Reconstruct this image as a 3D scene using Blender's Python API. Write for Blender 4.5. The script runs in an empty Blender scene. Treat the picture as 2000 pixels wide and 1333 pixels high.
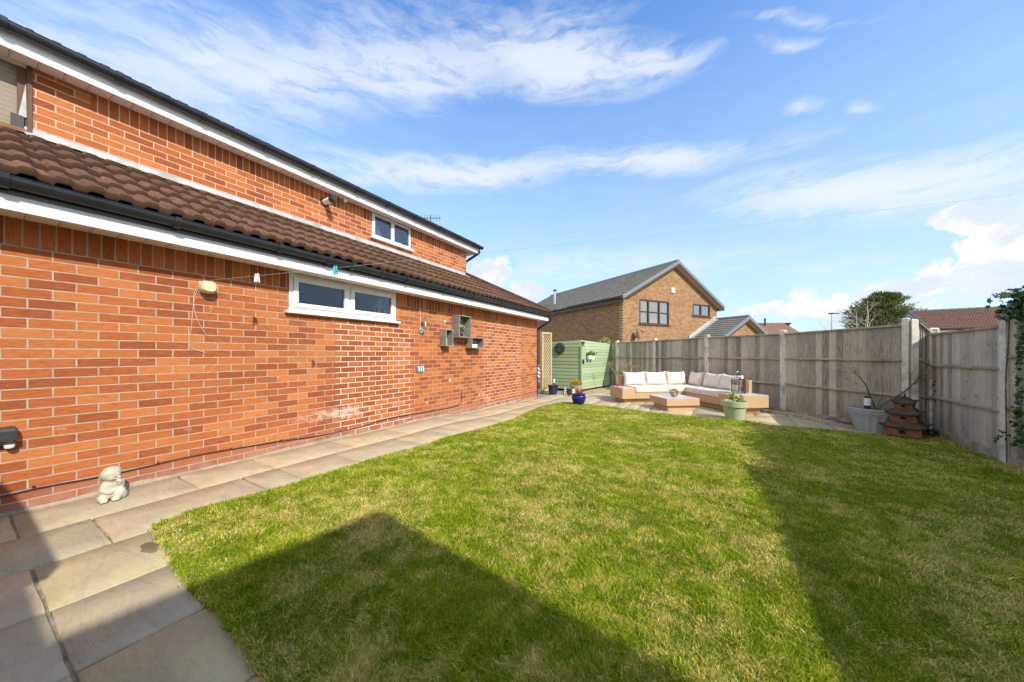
import bpy, bmesh, math, random
import numpy as np
from mathutils import Vector, Matrix
random.seed(7); rng = np.random.default_rng(7)
R = math.radians
sc = bpy.context.scene
col = sc.collection

# ------------------------------------------------------------------ camera
HC = 1.17                                   # eye height above the near paving
FW = Vector((-.5047, .8632, 0)); RT = Vector((.8632, .5047, 0))
cd = bpy.data.cameras.new('camera'); cam = bpy.data.objects.new('camera', cd); col.objects.link(cam)
cd.sensor_width = 36; cd.lens = 36*650/2000; cd.shift_y = 25/2000
cd.clip_start = .05; cd.clip_end = 3000
cam.location = (0, 0, HC); cam.rotation_euler = (R(90), 0, math.atan2(.5047, .8632))
sc.camera = cam

# ------------------------------------------------------------------ world: sky with cloud masks by azimuth / elevation
SUN = Vector((1, -.37, .81)).normalized()
SUN_EL = math.asin(SUN.z); SUN_AZ = math.atan2(SUN.x, SUN.y)
w = bpy.data.worlds.new('World'); sc.world = w; w.use_nodes = True
nt = w.node_tree; nt.nodes.clear()
def nn(nt, t, **k):
    n = nt.nodes.new(t)
    for a, b in k.items(): setattr(n, a, b)
    return n
class NB:
    """small node-building helper"""
    def __init__(s, nt): s.nt = nt
    def set(s, sock, v):
        if isinstance(v, bpy.types.NodeSocket): s.nt.links.new(v, sock)
        elif v is not None: sock.default_value = v
    def m(s, op, a, b=None, c=None, clamp=False):
        n = nn(s.nt, 'ShaderNodeMath', operation=op, use_clamp=clamp)
        for i, v in enumerate((a, b, c)): s.set(n.inputs[i], v)
        return n.outputs[0]
    def v(s, op, a, b=None, scale=None):
        n = nn(s.nt, 'ShaderNodeVectorMath', operation=op)
        s.set(n.inputs[0], a)
        if b is not None: s.set(n.inputs[1], b)
        if scale is not None: s.set(n.inputs[3], scale)
        return n.outputs[1] if op in ('DOT_PRODUCT', 'LENGTH') else n.outputs[0]
    def mix(s, f, a, b, bt='MIX'):
        n = nn(s.nt, 'ShaderNodeMix', data_type='RGBA', blend_type=bt)
        s.set(n.inputs[0], f)
        for i, q in ((6, a), (7, b)):
            if isinstance(q, (tuple, list)): q = tuple(q)+(1,)*(4-len(q))
            s.set(n.inputs[i], q)
        return n.outputs[2]
    def mixv(s, f, a, b):
        n = nn(s.nt, 'ShaderNodeMix', data_type='VECTOR')
        s.set(n.inputs[0], f); s.set(n.inputs[4], a); s.set(n.inputs[5], b)
        return n.outputs[1]
    def noise(s, vec=None, scale=5, detail=4, rough=.55, dist=0):
        n = nn(s.nt, 'ShaderNodeTexNoise'); s.set(n.inputs['Vector'], vec)
        n.inputs['Scale'].default_value = scale; n.inputs['Detail'].default_value = detail
        n.inputs['Roughness'].default_value = rough; n.inputs['Distortion'].default_value = dist
        return n.outputs[0]
    def vor(s, vec=None, scale=5, feature='F1', rnd=1):
        n = nn(s.nt, 'ShaderNodeTexVoronoi', feature=feature); s.set(n.inputs['Vector'], vec)
        n.inputs['Scale'].default_value = scale; n.inputs['Randomness'].default_value = rnd
        return n
    def ramp(s, f, stops, interp='LINEAR'):
        n = nn(s.nt, 'ShaderNodeValToRGB'); n.color_ramp.interpolation = interp
        e = n.color_ramp.elements
        while len(e) < len(stops): e.new(.5)
        for i, (p, c) in enumerate(stops):
            e[i].position = p
            e[i].color = (c, c, c, 1) if isinstance(c, (int, float)) else tuple(c)+(1,)
        s.set(n.inputs[0], f); return n.outputs[0]
    def map(s, f, a, b, c=0, d=1):
        n = nn(s.nt, 'ShaderNodeMapRange'); n.clamp = True
        s.set(n.inputs[0], f)
        for i, q in enumerate((a, b, c, d)): s.set(n.inputs[i+1], q)
        return n.outputs[0]
    def xyz(s, x, y, z):
        n = nn(s.nt, 'ShaderNodeCombineXYZ')
        for i, q in enumerate((x, y, z)): s.set(n.inputs[i], q)
        return n.outputs[0]
    def sep(s, v):
        n = nn(s.nt, 'ShaderNodeSeparateXYZ'); s.set(n.inputs[0], v); return n.outputs
    def obj(s): return nn(s.nt, 'ShaderNodeTexCoord').outputs['Object']
    def gen(s): return nn(s.nt, 'ShaderNodeTexCoord').outputs['Generated']
    def attr(s, name):
        n = nn(s.nt, 'ShaderNodeAttribute', attribute_name=name); return n
    def bump(s, h, strength=.5, dist=.01, normal=None):
        n = nn(s.nt, 'ShaderNodeBump'); n.inputs['Strength'].default_value = strength
        n.inputs['Distance'].default_value = dist
        s.set(n.inputs['Height'], h)
        if normal is not None: s.set(n.inputs['Normal'], normal)
        return n.outputs[0]

b = NB(nt)
sky = nn(nt, 'ShaderNodeTexSky', sky_type='NISHITA'); sky.sun_disc = False
sky.sun_elevation = SUN_EL; sky.sun_rotation = SUN_AZ
sky.air_density = 1.0; sky.dust_density = .5; sky.ozone_density = 1.6; sky.altitude = 0
d = b.gen(); dx, dy, dz = b.sep(d)
AZ0 = math.atan2(-.5047, .8632)              # heading of the garden's long view
az = b.m('SUBTRACT', b.m('ARCTAN2', dx, dy), AZ0)
el = b.m('ARCSINE', dz)
p2 = b.xyz(az, el, 0)
def azel(u, v):
    a = (u-1000)/650; e = (691-v)/650
    return math.atan(a), math.atan(e/math.sqrt(1+a*a))
wn = nn(nt, 'ShaderNodeTexNoise'); b.set(wn.inputs['Vector'], b.v('MULTIPLY', p2, (2.2, 6, 1))); wn.inputs['Scale'].default_value = 2.0; wn.inputs['Detail'].default_value = 5
warp = b.v('SUBTRACT', wn.outputs['Color'], (.5, .5, .5))
wn2 = nn(nt, 'ShaderNodeTexNoise'); b.set(wn2.inputs['Vector'], p2); wn2.inputs['Scale'].default_value = 9; wn2.inputs['Detail'].default_value = 8; wn2.inputs['Roughness'].default_value = .62
warp2 = b.v('SUBTRACT', wn2.outputs['Color'], (.5, .5, .5))
pc = b.v('ADD', p2, b.v('MULTIPLY', warp, (.13, .045, 0)))
pk = b.v('ADD', b.v('ADD', p2, b.v('MULTIPLY', warp2, (.20, .15, 0))), b.v('MULTIPLY', warp, (.06, .03, 0)))
def blob(p, u0, v0, u1, v1, thick, soft=.5, pw=1):
    """streak between two sky directions, thickness in px-equivalents"""
    a0 = Vector(azel(u0, v0)); a1 = Vector(azel(u1, v1)); c = (a0+a1)/2; ax = (a1-a0)
    L = max(ax.length/2, 1e-3); ang = math.atan2(ax.y, ax.x); T = thick/650/(1+((u0+u1)/2-1000)**2/650**2)**.5
    q = b.v('SUBTRACT', p, (c.x, c.y, 0))
    s_ = b.v('DOT_PRODUCT', q, (math.cos(ang)/L, math.sin(ang)/L, 0))
    t_ = b.v('DOT_PRODUCT', q, (-math.sin(ang)/T, math.cos(ang)/T, 0))
    r = b.m('SQRT', b.m('ADD', b.m('MULTIPLY', s_, s_), b.m('MULTIPLY', t_, t_)))
    return b.map(r, 1+soft*.35, 1-soft, 0, pw)
def summ(l):
    o = l[0]
    for x in l[1:]: o = b.m('MAXIMUM', o, x)
    return o
cir = summ([blob(pc, -350, 40, 900, 55, 84, .95, .85), blob(pc, 150, 10, 1180, 10, 48, .95, .85), blob(pc, 200, 110, 560, 110, 22, .8, .85), blob(pc, 850, 60, 1330, 115, 42, .7, .95), blob(pc, 1130, 120, 1400, 105, 22, .6, .8),
            blob(pc, 600, 150, 960, 155, 16, .7, .8), blob(pc, 520, 290, 1180, 310, 26, .8, .9), blob(pc, 1050, 310, 1560, 272, 22, .8, .85),
            blob(pc, 1400, 385, 2300, 300, 60, .85, 1), blob(pc, 1850, 400, 2400, 380, 50, .9, .8), blob(pc, 950, 520, 1500, 500, 34, .9, .55),
            blob(pc, 1480, 80, 1615, 74, 9, .9, .65), blob(pc, 1530, 210, 1620, 200, 12, .95, .6), blob(pc, 1650, 208, 1730, 204, 8, .9, .5), blob(pc, 640, 345, 760, 350, 14, .8, .7),
            blob(pc, 1540, 540, 2100, 620, 60, 1, .5), blob(pc, 1450, 30, 1700, 30, 8, 1, .5)])
cum = summ([blob(pk, 1800, 425, 2350, 410, 40, .3), blob(pk, 1870, 470, 2350, 470, 66, .35), blob(pk, 1760, 540, 2300, 530, 36, .4), blob(pk, 1665, 562, 1900, 560, 32, .45), blob(pk, 1480, 610, 1700, 585, 34, .9, .75),
            blob(pk, 1520, 560, 1620, 590, 34, .9, .7), blob(pk, 900, 530, 1000, 545, 40, .6, .9), blob(pk, 1000, 560, 1060, 570, 26, .6, .85), blob(pk, 1390, 580, 1450, 582, 14, .8, .6),
            blob(pk, 1450, 620, 2300, 610, 34, 1, .6), blob(pk, 1440, 615, 1560, 575, 20, .8, .7)])
streak = b.noise(b.v('MULTIPLY', b.v('ADD', p2, b.v('MULTIPLY', warp, (.2, .1, 0))), (2.5, 14, 1)), 2.2, 8, .62)
fine = b.noise(b.v('MULTIPLY', pc, (5, 14, 1)), 4, 6, .65)
st = b.m('ADD', b.m('MULTIPLY', b.map(streak, .36, .66), .65), b.m('MULTIPLY', b.map(fine, .35, .7), .35))
cirf = b.m('MULTIPLY', b.m('POWER', cir, .62), b.map(b.m('ADD', st, b.m('MULTIPLY', cir, .60)), .25, .90))
hazef = b.m('MULTIPLY', b.map(el, .80, .10), b.map(streak, .3, .75, .66, .95))
bil = b.vor(b.v('ADD', pk, (0, 0, 0)), 22, 'SMOOTH_F1').outputs['Distance']
cumf = b.map(b.m('ADD', cum, b.m('SUBTRACT', b.m('MULTIPLY', b.noise(pk, 16, 6, .62), .7), b.m('MULTIPLY', bil, .5))), .42, .66)
cumf = b.m('MULTIPLY', cumf, b.m('MINIMUM', b.m('MULTIPLY', cum, 3.2), 1.0))
skyc = nn(nt, 'ShaderNodeHueSaturation'); b.set(skyc.inputs['Color'], sky.outputs[0])
skyc.inputs['Saturation'].default_value = 1.05; skyc.inputs['Value'].default_value = 1.06
skyt = b.mix(1.0, skyc.outputs[0], (.68, .97, 1.22), 'MULTIPLY')
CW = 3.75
c1 = b.mix(b.m('MULTIPLY', hazef, .9), skyt, (CW*.70, CW*.83, CW*1.02))
c1 = b.mix(b.m('MULTIPLY', cirf, .85), c1, (CW*.93, CW*.97, CW*1.05))
shade = b.m('ADD', b.noise(b.v('MULTIPLY', b.v('ADD', pk, (.02, .03, 0)), (1, 1.8, 1)), 9, 5, .55), b.m('MULTIPLY', b.m('SUBTRACT', .35, bil), .25))
c1 = b.mix(b.m('MULTIPLY', cumf, .93), c1, b.mix(b.map(shade, .42, .62), (CW*.82, CW*.88, CW*.99), (CW*1.14, CW*1.09, CW*1.02)))
# unseen broken bright cloud added behind the viewer as fill light
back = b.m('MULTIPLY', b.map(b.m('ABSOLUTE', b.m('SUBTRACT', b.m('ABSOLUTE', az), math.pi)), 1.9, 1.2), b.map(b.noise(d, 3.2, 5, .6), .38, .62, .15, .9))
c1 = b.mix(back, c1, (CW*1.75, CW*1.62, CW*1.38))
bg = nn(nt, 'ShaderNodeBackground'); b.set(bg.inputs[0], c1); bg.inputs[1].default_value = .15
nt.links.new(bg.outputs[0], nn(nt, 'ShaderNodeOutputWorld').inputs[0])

# ------------------------------------------------------------------ sun
sl = bpy.data.lights.new('sun', 'SUN'); sl.energy = 2.95; sl.angle = R(.5); sl.color = (1, .93, .82)
so = bpy.data.objects.new('sun', sl); col.objects.link(so)
so.rotation_euler = SUN.to_track_quat('Z', 'Y').to_euler(); so.location = (6, -3, 9)
vs = sc.view_settings; vs.view_transform = 'Standard'; vs.look = 'None'; vs.exposure = 0.82; vs.gamma = 1
sc.render.engine = 'CYCLES'
sc.cycles.max_bounces = 8; sc.cycles.transparent_max_bounces = 12

# ------------------------------------------------------------------ helpers
def ray(u, v):
    return FW + RT*((u-1000)/650) + Vector((0, 0, (691-v)/650))
def onx(u, v, x):
    r = ray(u, v); return r*(x/r.x) + Vector((0, 0, HC))
def cw(X, Y, z=0):                                   # right, forward -> world
    p = RT*X + FW*Y; return Vector((p.x, p.y, z))
def at(u, Y, z=0): return cw((u-1000)/650*Y, Y, z)
CP = [(0, 0, 0), (-4.4, -2, 0), (-4.4, 2, 0), (-4.4, 4.2, -.01), (-4.4, 6.2, -.10), (-4.4, 9, -.15), (-4.4, 12, -.16), (0, 3, -.03), (-2, 3, -.02), (3, -1, -.08), (3.4, 3, -.2),
      (1.5, 9.9, -.16), (0, 8.5, -.15), (-2, 9, -.15), (-3, 13.4, -.16), (2.86, 8.2, -.25), (3.4, 7, -.27), (3.4, 8.7, -.27), (1.6, 7, -.18), (1.5, 4.5, -.12), (-2.6, 6, -.1), (12, 12, -.4), (12, -4, -.3), (-8, 16, -.2)]
CPA = np.array(CP)
def gh(x, y):
    x = np.asarray(x, float); y = np.asarray(y, float)
    d2 = (x[..., None]-CPA[:, 0])**2 + (y[..., None]-CPA[:, 1])**2 + .35
    wt = d2**-1.7
    return (wt*CPA[:, 2]).sum(-1)/wt.sum(-1)
def g(x, y): return float(gh(x, y))
def gp(u, v, off=0):
    r = ray(u, v); z = 0
    for i in range(12):
        t = (z+off-HC)/r.z; z = .5*z+.5*g(r.x*t, r.y*t)
    return Vector((r.x*t, r.y*t, z))

def tag(o, label=None, cat=None, group=None, kind=None):
    if label: o['label'] = label
    if cat: o['category'] = cat
    if group: o['group'] = group
    if kind: o['kind'] = kind
    return o
def root(name, loc, label, cat, group=None):
    o = bpy.data.objects.new(name, None); o.location = loc; o.empty_display_size = .1; col.objects.link(o)
    return tag(o, label, cat, group)
class MB:
    def __init__(s, M=None): s.v = []; s.f = []; s.M = M or Matrix(); s.smooth = False
    def add(s, vs, fs):
        k = len(s.v); s.v += [tuple(s.M @ Vector(p)) for p in vs]; s.f += [tuple(i+k for i in f) for f in fs]; return s
    def box(s, x0, x1, y0, y1, z0, z1):
        return s.add([(x0, y0, z0), (x1, y0, z0), (x1, y1, z0), (x0, y1, z0), (x0, y0, z1), (x1, y0, z1), (x1, y1, z1), (x0, y1, z1)],
                     [(0, 3, 2, 1), (4, 5, 6, 7), (0, 1, 5, 4), (1, 2, 6, 5), (2, 3, 7, 6), (3, 0, 4, 7)])
    def cbox(s, c, size, rz=0, M=None):
        M = M or (Matrix.Translation(c) @ Matrix.Rotation(rz, 4, 'Z')); h = [q/2 for q in size]
        vs = [M @ Vector((i*h[0], j*h[1], k*h[2])) for k in (-1, 1) for i, j in ((-1, -1), (1, -1), (1, 1), (-1, 1))]
        return s.add(vs, [(0, 3, 2, 1), (4, 5, 6, 7), (0, 1, 5, 4), (1, 2, 6, 5), (2, 3, 7, 6), (3, 0, 4, 7)])
    def tube(s, pts, r, n=8, caps=True):
        pts = [Vector(p) for p in pts]; rs = r if isinstance(r, (list, tuple)) else [r]*len(pts)
        vs = []; fs = []; up = Vector((0, 0, 1))
        for i, p in enumerate(pts):
            t = (pts[min(i+1, len(pts)-1)]-pts[max(i-1, 0)])
            if t.length < 1e-9: t = Vector((0, 0, 1))
            t.normalize()
            a = t.cross(up)
            if a.length < .05: a = t.cross(Vector((1, 0, 0)))
            a.normalize(); c = a.cross(t)
            for j in range(n):
                q = 2*math.pi*j/n; vs.append(p+(a*math.cos(q)+c*math.sin(q))*rs[i])
        for i in range(len(pts)-1):
            for j in range(n):
                k = (j+1) % n; fs.append((i*n+j, i*n+k, (i+1)*n+k, (i+1)*n+j))
        if caps: fs.append(tuple(range(n))[::-1]); fs.append(tuple((len(pts)-1)*n+j for j in range(n)))
        return s.add(vs, fs)
    def lathe(s, prof, c=(0, 0, 0), n=28, caps=True, flute=None):
        c = Vector(c); vs = []; fs = []
        for i, (r, z) in enumerate(prof):
            for j in range(n):
                a = 2*math.pi*j/n; rr = r*(flute(a, i) if flute else 1)
                vs.append(c+Vector((rr*math.cos(a), rr*math.sin(a), z)))
        m = len(prof)
        for i in range(m-1):
            for j in range(n):
                k = (j+1) % n; fs.append((i*n+j, i*n+k, (i+1)*n+k, (i+1)*n+j))
        if caps: fs.append(tuple(range(n))[::-1]); fs.append(tuple((m-1)*n+j for j in range(n)))
        return s.add(vs, fs)
    def prism(s, poly, dvec):
        n = len(poly); P = [Vector(p) for p in poly]; D = Vector(dvec)
        return s.add(P+[p+D for p in P], [tuple(range(n))[::-1], tuple(range(n, 2*n))]+[(i, (i+1) % n, n+(i+1) % n, n+i) for i in range(n)])
    def ell(s, c, r, M=None, nu=14, nv=9):
        vs = []; fs = []; M = M or Matrix()
        for i in range(nv+1):
            t = math.pi*i/nv
            for j in range(nu):
                a = 2*math.pi*j/nu
                vs.append(Vector(c)+M @ Vector((r[0]*math.sin(t)*math.cos(a), r[1]*math.sin(t)*math.sin(a), r[2]*math.cos(t))))
        for i in range(nv):
            for j in range(nu):
                k = (j+1) % nu; fs.append((i*nu+j, (i+1)*nu+j, (i+1)*nu+k, i*nu+k))
        return s.add(vs, fs)
    def build(s, name, mat, parent=None, smooth=False, bevel=0):
        me = bpy.data.meshes.new(name); me.from_pydata(s.v, [], s.f); me.update()
        bm = bmesh.new(); bm.from_mesh(me); bmesh.ops.recalc_face_normals(bm, faces=bm.faces); bm.to_mesh(me); bm.free()
        if mat: me.materials.append(mat)
        o = bpy.data.objects.new(name, me); col.objects.link(o)
        if parent is not None:
            o.parent = parent
            if parent.type == 'EMPTY':
                o.matrix_parent_inverse = (Matrix.Translation(parent.location) @ parent.rotation_euler.to_matrix().to_4x4()).inverted()
        if smooth:
            me.polygons.foreach_set('use_smooth', [True]*len(me.polygons))
            me.set_sharp_from_angle(angle=R(40))
        if bevel:
            m = o.modifiers.new('bevel', 'BEVEL'); m.width = bevel; m.segments = 2; m.limit_method = 'ANGLE'; m.angle_limit = R(40)
        return o

def mat(name, f=None, base=(.5, .5, .5), rough=.7, metal=0, spec=None):
    m = bpy.data.materials.new(name); m.use_nodes = True; t = m.node_tree
    p = t.nodes['Principled BSDF']; p.inputs['Base Color'].default_value = (*base, 1)
    p.inputs['Roughness'].default_value = rough; p.inputs['Metallic'].default_value = metal
    if spec is not None: p.inputs['Specular IOR Level'].default_value = spec
    if f: f(NB(t), p)
    return m
def varied(name, base, var=.18, scale=8, rough=.7, bumps=.15, bscale=60, stretch=(1, 1, 1), tint=None, metal=0, bdist=.004):
    def f(b, p):
        v = b.v('MULTIPLY', b.obj(), stretch)
        n = b.noise(v, scale, 6, .6)
        lo = tuple(c*(1-var) for c in base); hi = tuple(min(1, c*(1+var)) for c in base)
        c = b.ramp(n, [(.3, lo), (.7, hi)])
        if tint: c = b.mix(b.map(b.noise(b.v('ADD', v, (3, 7, 1)), scale*.4, 4), .5, .72), c, tint)
        b.set(p.inputs['Base Color'], c)
        if bumps: b.set(p.inputs['Normal'], b.bump(b.noise(v, bscale, 4, .6), bumps, bdist))
        b.set(p.inputs['Roughness'], b.map(n, .3, .7, rough*.9, min(1, rough*1.1)))
    return mat(name, f, rough=rough, metal=metal)

def brick(name, hdir, stops, mortar, zones=(), z0=1.2095, h0=.883, patches=None, bumpd=.006, streaks=1, low=None, soft=1, wobble=1, salt=None):
    """running bond 225 x 75 mm; zones of soldier bricks are (h_min, h_max, z_min, z_max)"""
    def f(b, p):
        P = b.obj(); h = b.v('DOT_PRODUCT', P, hdir); _, _, z = b.sep(P)
        wob = b.m('MULTIPLY', b.m('SUBTRACT', b.noise(P, 9, 3), .5), .0045*wobble)
        va = b.xyz(b.m('ADD', b.m('SUBTRACT', h, h0-9*.225), wob), b.m('ADD', b.m('SUBTRACT', z, z0-60*.0755), wob), 0)
        zm = None; vb = None
        for (a0, a1, c0, c1) in zones:
            k = b.m('MULTIPLY', b.m('MULTIPLY', b.m('GREATER_THAN', h, a0), b.m('LESS_THAN', h, a1)), b.m('MULTIPLY', b.m('GREATER_THAN', z, c0), b.m('LESS_THAN', z, c1)))
            vz = b.xyz(b.m('SUBTRACT', z, c0), b.m('ADD', h, 30*.0755+wobz if False else 30*.075), 0)
            zm = k if zm is None else b.m('MAXIMUM', zm, k)
            vb = vz if vb is None else b.mixv(k, vb, vz)
        def bt(v, off, bh=.0755):
            n = nn(b.nt, 'ShaderNodeTexBrick'); n.offset = off; n.offset_frequency = 2; n.squash = 1
            b.set(n.inputs['Vector'], v); n.inputs['Scale'].default_value = 1
            n.inputs['Color1'].default_value = (0, 0, 0, 1); n.inputs['Color2'].default_value = (1, 1, 1, 1)
            n.inputs['Mortar'].default_value = (0, 0, 0, 1)
            n.inputs['Mortar Size'].default_value = .0056; n.inputs['Mortar Smooth'].default_value = .15*soft
            n.inputs['Bias'].default_value = 0; n.inputs['Brick Width'].default_value = .225; n.inputs['Row Height'].default_value = bh
            return n.outputs[0], n.outputs[1]
        ca, fa = bt(va, .5)
        if zm is not None:
            cb, fb = bt(vb, 0, .075)
            ca = b.mix(zm, ca, cb); fac = b.m('ADD', b.m('MULTIPLY', fa, b.m('SUBTRACT', 1, zm)), b.m('MULTIPLY', fb, zm))
        else: fac = fa
        sv = b.xyz(b.m('MULTIPLY', h, 14), b.m('MULTIPLY', z, 95), 0)
        if zm is not None: sv = b.mixv(zm, sv, b.xyz(b.m('MULTIPLY', h, 95), b.m('MULTIPLY', z, 14), 0))
        drag = b.map(b.noise(sv, 1.0, 4, .7), .34, .66)
        sm = nn(b.nt, 'ShaderNodeRGBToBW'); b.set(sm.inputs[0], ca)
        val = b.m('ADD', sm.outputs[0], b.m('MULTIPLY', b.m('SUBTRACT', drag, .5), 0.60*streaks))
        bc = b.ramp(val, stops)
        big = b.noise(P, 1.1, 3)
        bc = b.mix(b.map(big, .35, .75, 0, .22*wobble), bc, tuple(c*.62 for c in stops[len(stops)//2][1]))
        bc = b.mix(b.map(b.noise(P, 26, 5, .7), .62, .78, 0, .35*wobble), bc, tuple(c*.45 for c in stops[0][1]))
        mc = b.mix(b.map(b.noise(P, 22, 4), .3, .7), mortar, tuple(c*.72 for c in mortar))
        if patches:
            for (a0, a1, c0, c1, c) in patches:
                k = b.m('MULTIPLY', b.m('MULTIPLY', b.m('GREATER_THAN', b.m('ADD', h, b.m('MULTIPLY', wob, 4)), a0), b.m('LESS_THAN', h, a1)), b.m('MULTIPLY', b.m('GREATER_THAN', z, c0), b.m('LESS_THAN', z, c1)))
                mc = b.mix(k, mc, c)
        if low:   # salts and damp wear on the lowest courses
            z_lo, z_hi, cc = low
            gr = b.m('SUBTRACT', z, b.map(h, 4.2, 9, 0, -.15))
            k = b.m('MULTIPLY', b.map(gr, z_hi, z_lo), b.map(b.noise(P, 7, 5, .65), .36, .58))
            bc = b.mix(b.m('MULTIPLY', k, .8), bc, cc)
            rd = b.map(gr, z_hi*1.25, z_hi*1.15); bc = b.mix(b.m('MULTIPLY', rd, .55), bc, (.30, .095, .06))
            eff = b.m('MULTIPLY', b.map(b.noise(P, 2.2, 6, .7), .60, .68), b.map(b.noise(P, 19, 4, .7), .4, .6))
            eff = b.m('MULTIPLY', eff, b.map(gr, .75, .35)); bc = b.mix(b.m('MULTIPLY', eff, .75), bc, (.70, .56, .47))
        if salt:
            y_, z_, ry_, rz_ = salt
            a_ = b.m('DIVIDE', b.m('SUBTRACT', h, y_), ry_); c_ = b.m('DIVIDE', b.m('SUBTRACT', z, z_), rz_)
            k = b.m('MULTIPLY', b.map(b.m('SQRT', b.m('ADD', b.m('MULTIPLY', a_, a_), b.m('MULTIPLY', c_, c_))), 1, .4), b.map(b.noise(P, 12, 6, .7), .42, .56))
            bc = b.mix(b.m('MULTIPLY', k, .85), bc, (.72, .55, .46))
        if wobble: bc = b.mix(b.map(b.noise(b.v('MULTIPLY', P, (1, 1, 2.5)), 75, 4, .75), .56, .72, 0, .45), bc, tuple(c*.35 for c in stops[0][1]))
        c = b.mix(fac, bc, mc)
        b.set(p.inputs['Base Color'], c)
        hgt = b.m('ADD', b.m('MULTIPLY', b.m('SUBTRACT', 1, fac), 1.0), b.m('MULTIPLY', drag, .35*streaks))
        hgt = b.m('ADD', hgt, b.m('MULTIPLY', b.noise(P, 160, 3), .12))
        b.set(p.inputs['Normal'], b.bump(hgt, .8, bumpd))
        p.inputs['Roughness'].default_value = .9; p.inputs['Specular IOR Level'].default_value = .25
    return mat(name, f)

# ------------------------------------------------------------------ materials
ORANGE = [(.0, (.27, .072, .028)), (.25, (.36, .098, .032)), (.5, (.44, .130, .040)), (.8, (.50, .163, .050)), (1, (.55, .200, .066))]
WX, UX = -4.396, -5.55                                  # planes of the ground-floor and first-floor walls
M_brick = brick('orange_brick', (0, 1, 0), ORANGE, (.51, .395, .28), zones=[(-9, 20, 1.965, 2.3)],
                patches=[(2.72, 4.08, -.3, 1.62, (.74, .63, .52)), (6.2, 8.0, -.3, 1.9, (.64, .52, .41))], low=(.02, .14, (.52, .42, .34)), salt=(onx(660, 805, WX).y, onx(660, 808, WX).z, .62, .10))
M_brick_up = brick('orange_brick_upper', (0, 1, 0), ORANGE, (.68, .50, .35), z0=3.25, h0=.9, zones=[(.78, 20, 3.70, 4.2)])
M_brick_end = brick('orange_brick_end', (1, 0, 0), ORANGE, (.50, .38, .27))
BUFF = [(.0, (.165, .078, .034)), (.4, (.24, .117, .050)), (.7, (.295, .148, .063)), (1, (.345, .182, .080))]

M_white = varied('white_upvc', (.80, .81, .82), .04, 3, .38, 0)
def f_soffit(b, p):
    P = b.obj(); _, y, _ = b.sep(P)
    fr = b.m('FRACT', b.m('DIVIDE', y, .15)); k = b.m('LESS_THAN', fr, .045)
    k2 = b.m('MULTIPLY', b.m('GREATER_THAN', fr, .10), b.m('LESS_THAN', fr, .125))
    k = b.m('MAXIMUM', k, b.m('MULTIPLY', k2, .6))
    b.set(p.inputs['Base Color'], b.mix(k, (.80, .74, .70), (.38, .30, .26))); p.inputs['Roughness'].default_value = .5
M_soffit = mat('soffit_boards', f_soffit)
M_gutter = varied('black_gutter', (.022, .026, .032), .3, 6, .32, 0)
M_lead = varied('lead_flashing', (.42, .43, .44), .28, 7, .6, .4, 25, tint=(.26, .25, .23))
def f_tile(cA, cB, cM, moss):
    def f(b, p):
        P = b.obj()
        at_ = b.attr('rnd').outputs['Fac']
        c = b.ramp(at_, [(0, tuple(q*.45 for q in cA)), (.2, cA), (1, cB)])
        c = b.mix(b.map(b.noise(P, 34, 6, .7), .35, .7), c, tuple(q*.55 for q in cA))
        m_ = b.map(b.noise(P, 18, 8, .8), .50, .64)
        c = b.mix(b.m('MULTIPLY', m_, moss), c, cM)
        b.set(p.inputs['Base Color'], c)
        hh = b.m('ADD', b.m('MULTIPLY', b.noise(P, 120, 5, .7), .35), b.m('MULTIPLY', m_, moss))
        b.set(p.inputs['Normal'], b.bump(hh, .6, .004)); p.inputs['Roughness'].default_value = .95
        p.inputs['Specular IOR Level'].default_value = .2
    return f
M_tile = mat('brown_roof_tile', f_tile((.130, .068, .042), (.215, .118, .072), (.060, .040, .027), .75))
M_tile_grey = mat('grey_roof_tile', f_tile((.20, .20, .19), (.32, .31, .285), (.24, .23, .19), .35))
M_tile_far = mat('red_brown_tile', f_tile((.27, .155, .115), (.36, .22, .165), (.22, .13, .10), .3))
def f_wood_fence(b, p):
    P = b.obj(); a = b.attr('rnd').outputs['Fac']
    sc_ = b.v('MULTIPLY', P, (26, 26, 1.6))
    n = b.noise(sc_, 2.6, 6, .65)
    c = b.ramp(b.m('ADD', b.m('MULTIPLY', a, .62), b.m('MULTIPLY', b.map(n, .32, .68), .48)), [(.15, (.17, .142, .108)), (.4, (.33, .29, .23)), (.7, (.49, .43, .345)), (1, (.63, .56, .45))])
    blotch = b.map(b.noise(b.v('MULTIPLY', P, (1, 1, .7)), 2.1, 5, .6), .48, .66)
    c = b.mix(b.m('MULTIPLY', blotch, .4), c, (.22, .225, .22))
    knot = b.vor(b.v('MULTIPLY', P, (4.5, 4.5, 3.6)), 2.0); kd = b.map(knot.outputs['Distance'], .13, .08)
    c = b.mix(b.m('MULTIPLY', kd, .85), c, (.05, .04, .03))
    _, _, z = b.sep(P)
    c = b.mix(b.m('MULTIPLY', b.map(z, .35, -.15), b.map(b.noise(P, 5, 4), .35, .65, .1, .5)), c, (.17, .17, .09))
    b.set(p.inputs['Base Color'], c); b.set(p.inputs['Normal'], b.bump(n, .5, .004)); p.inputs['Roughness'].default_value = .9
M_fence = mat('weathered_fence_boards', f_wood_fence)
M_rail = varied('weathered_rail', (.36, .32, .23), .3, 9, .9, .3, 40, (1, 1, 1), tint=(.17, .17, .10))
M_conc = varied('concrete_post', (.68, .64, .56), .16, 12, .9, .4, 120, tint=(.36, .34, .29))
M_stone_slab = None
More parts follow.
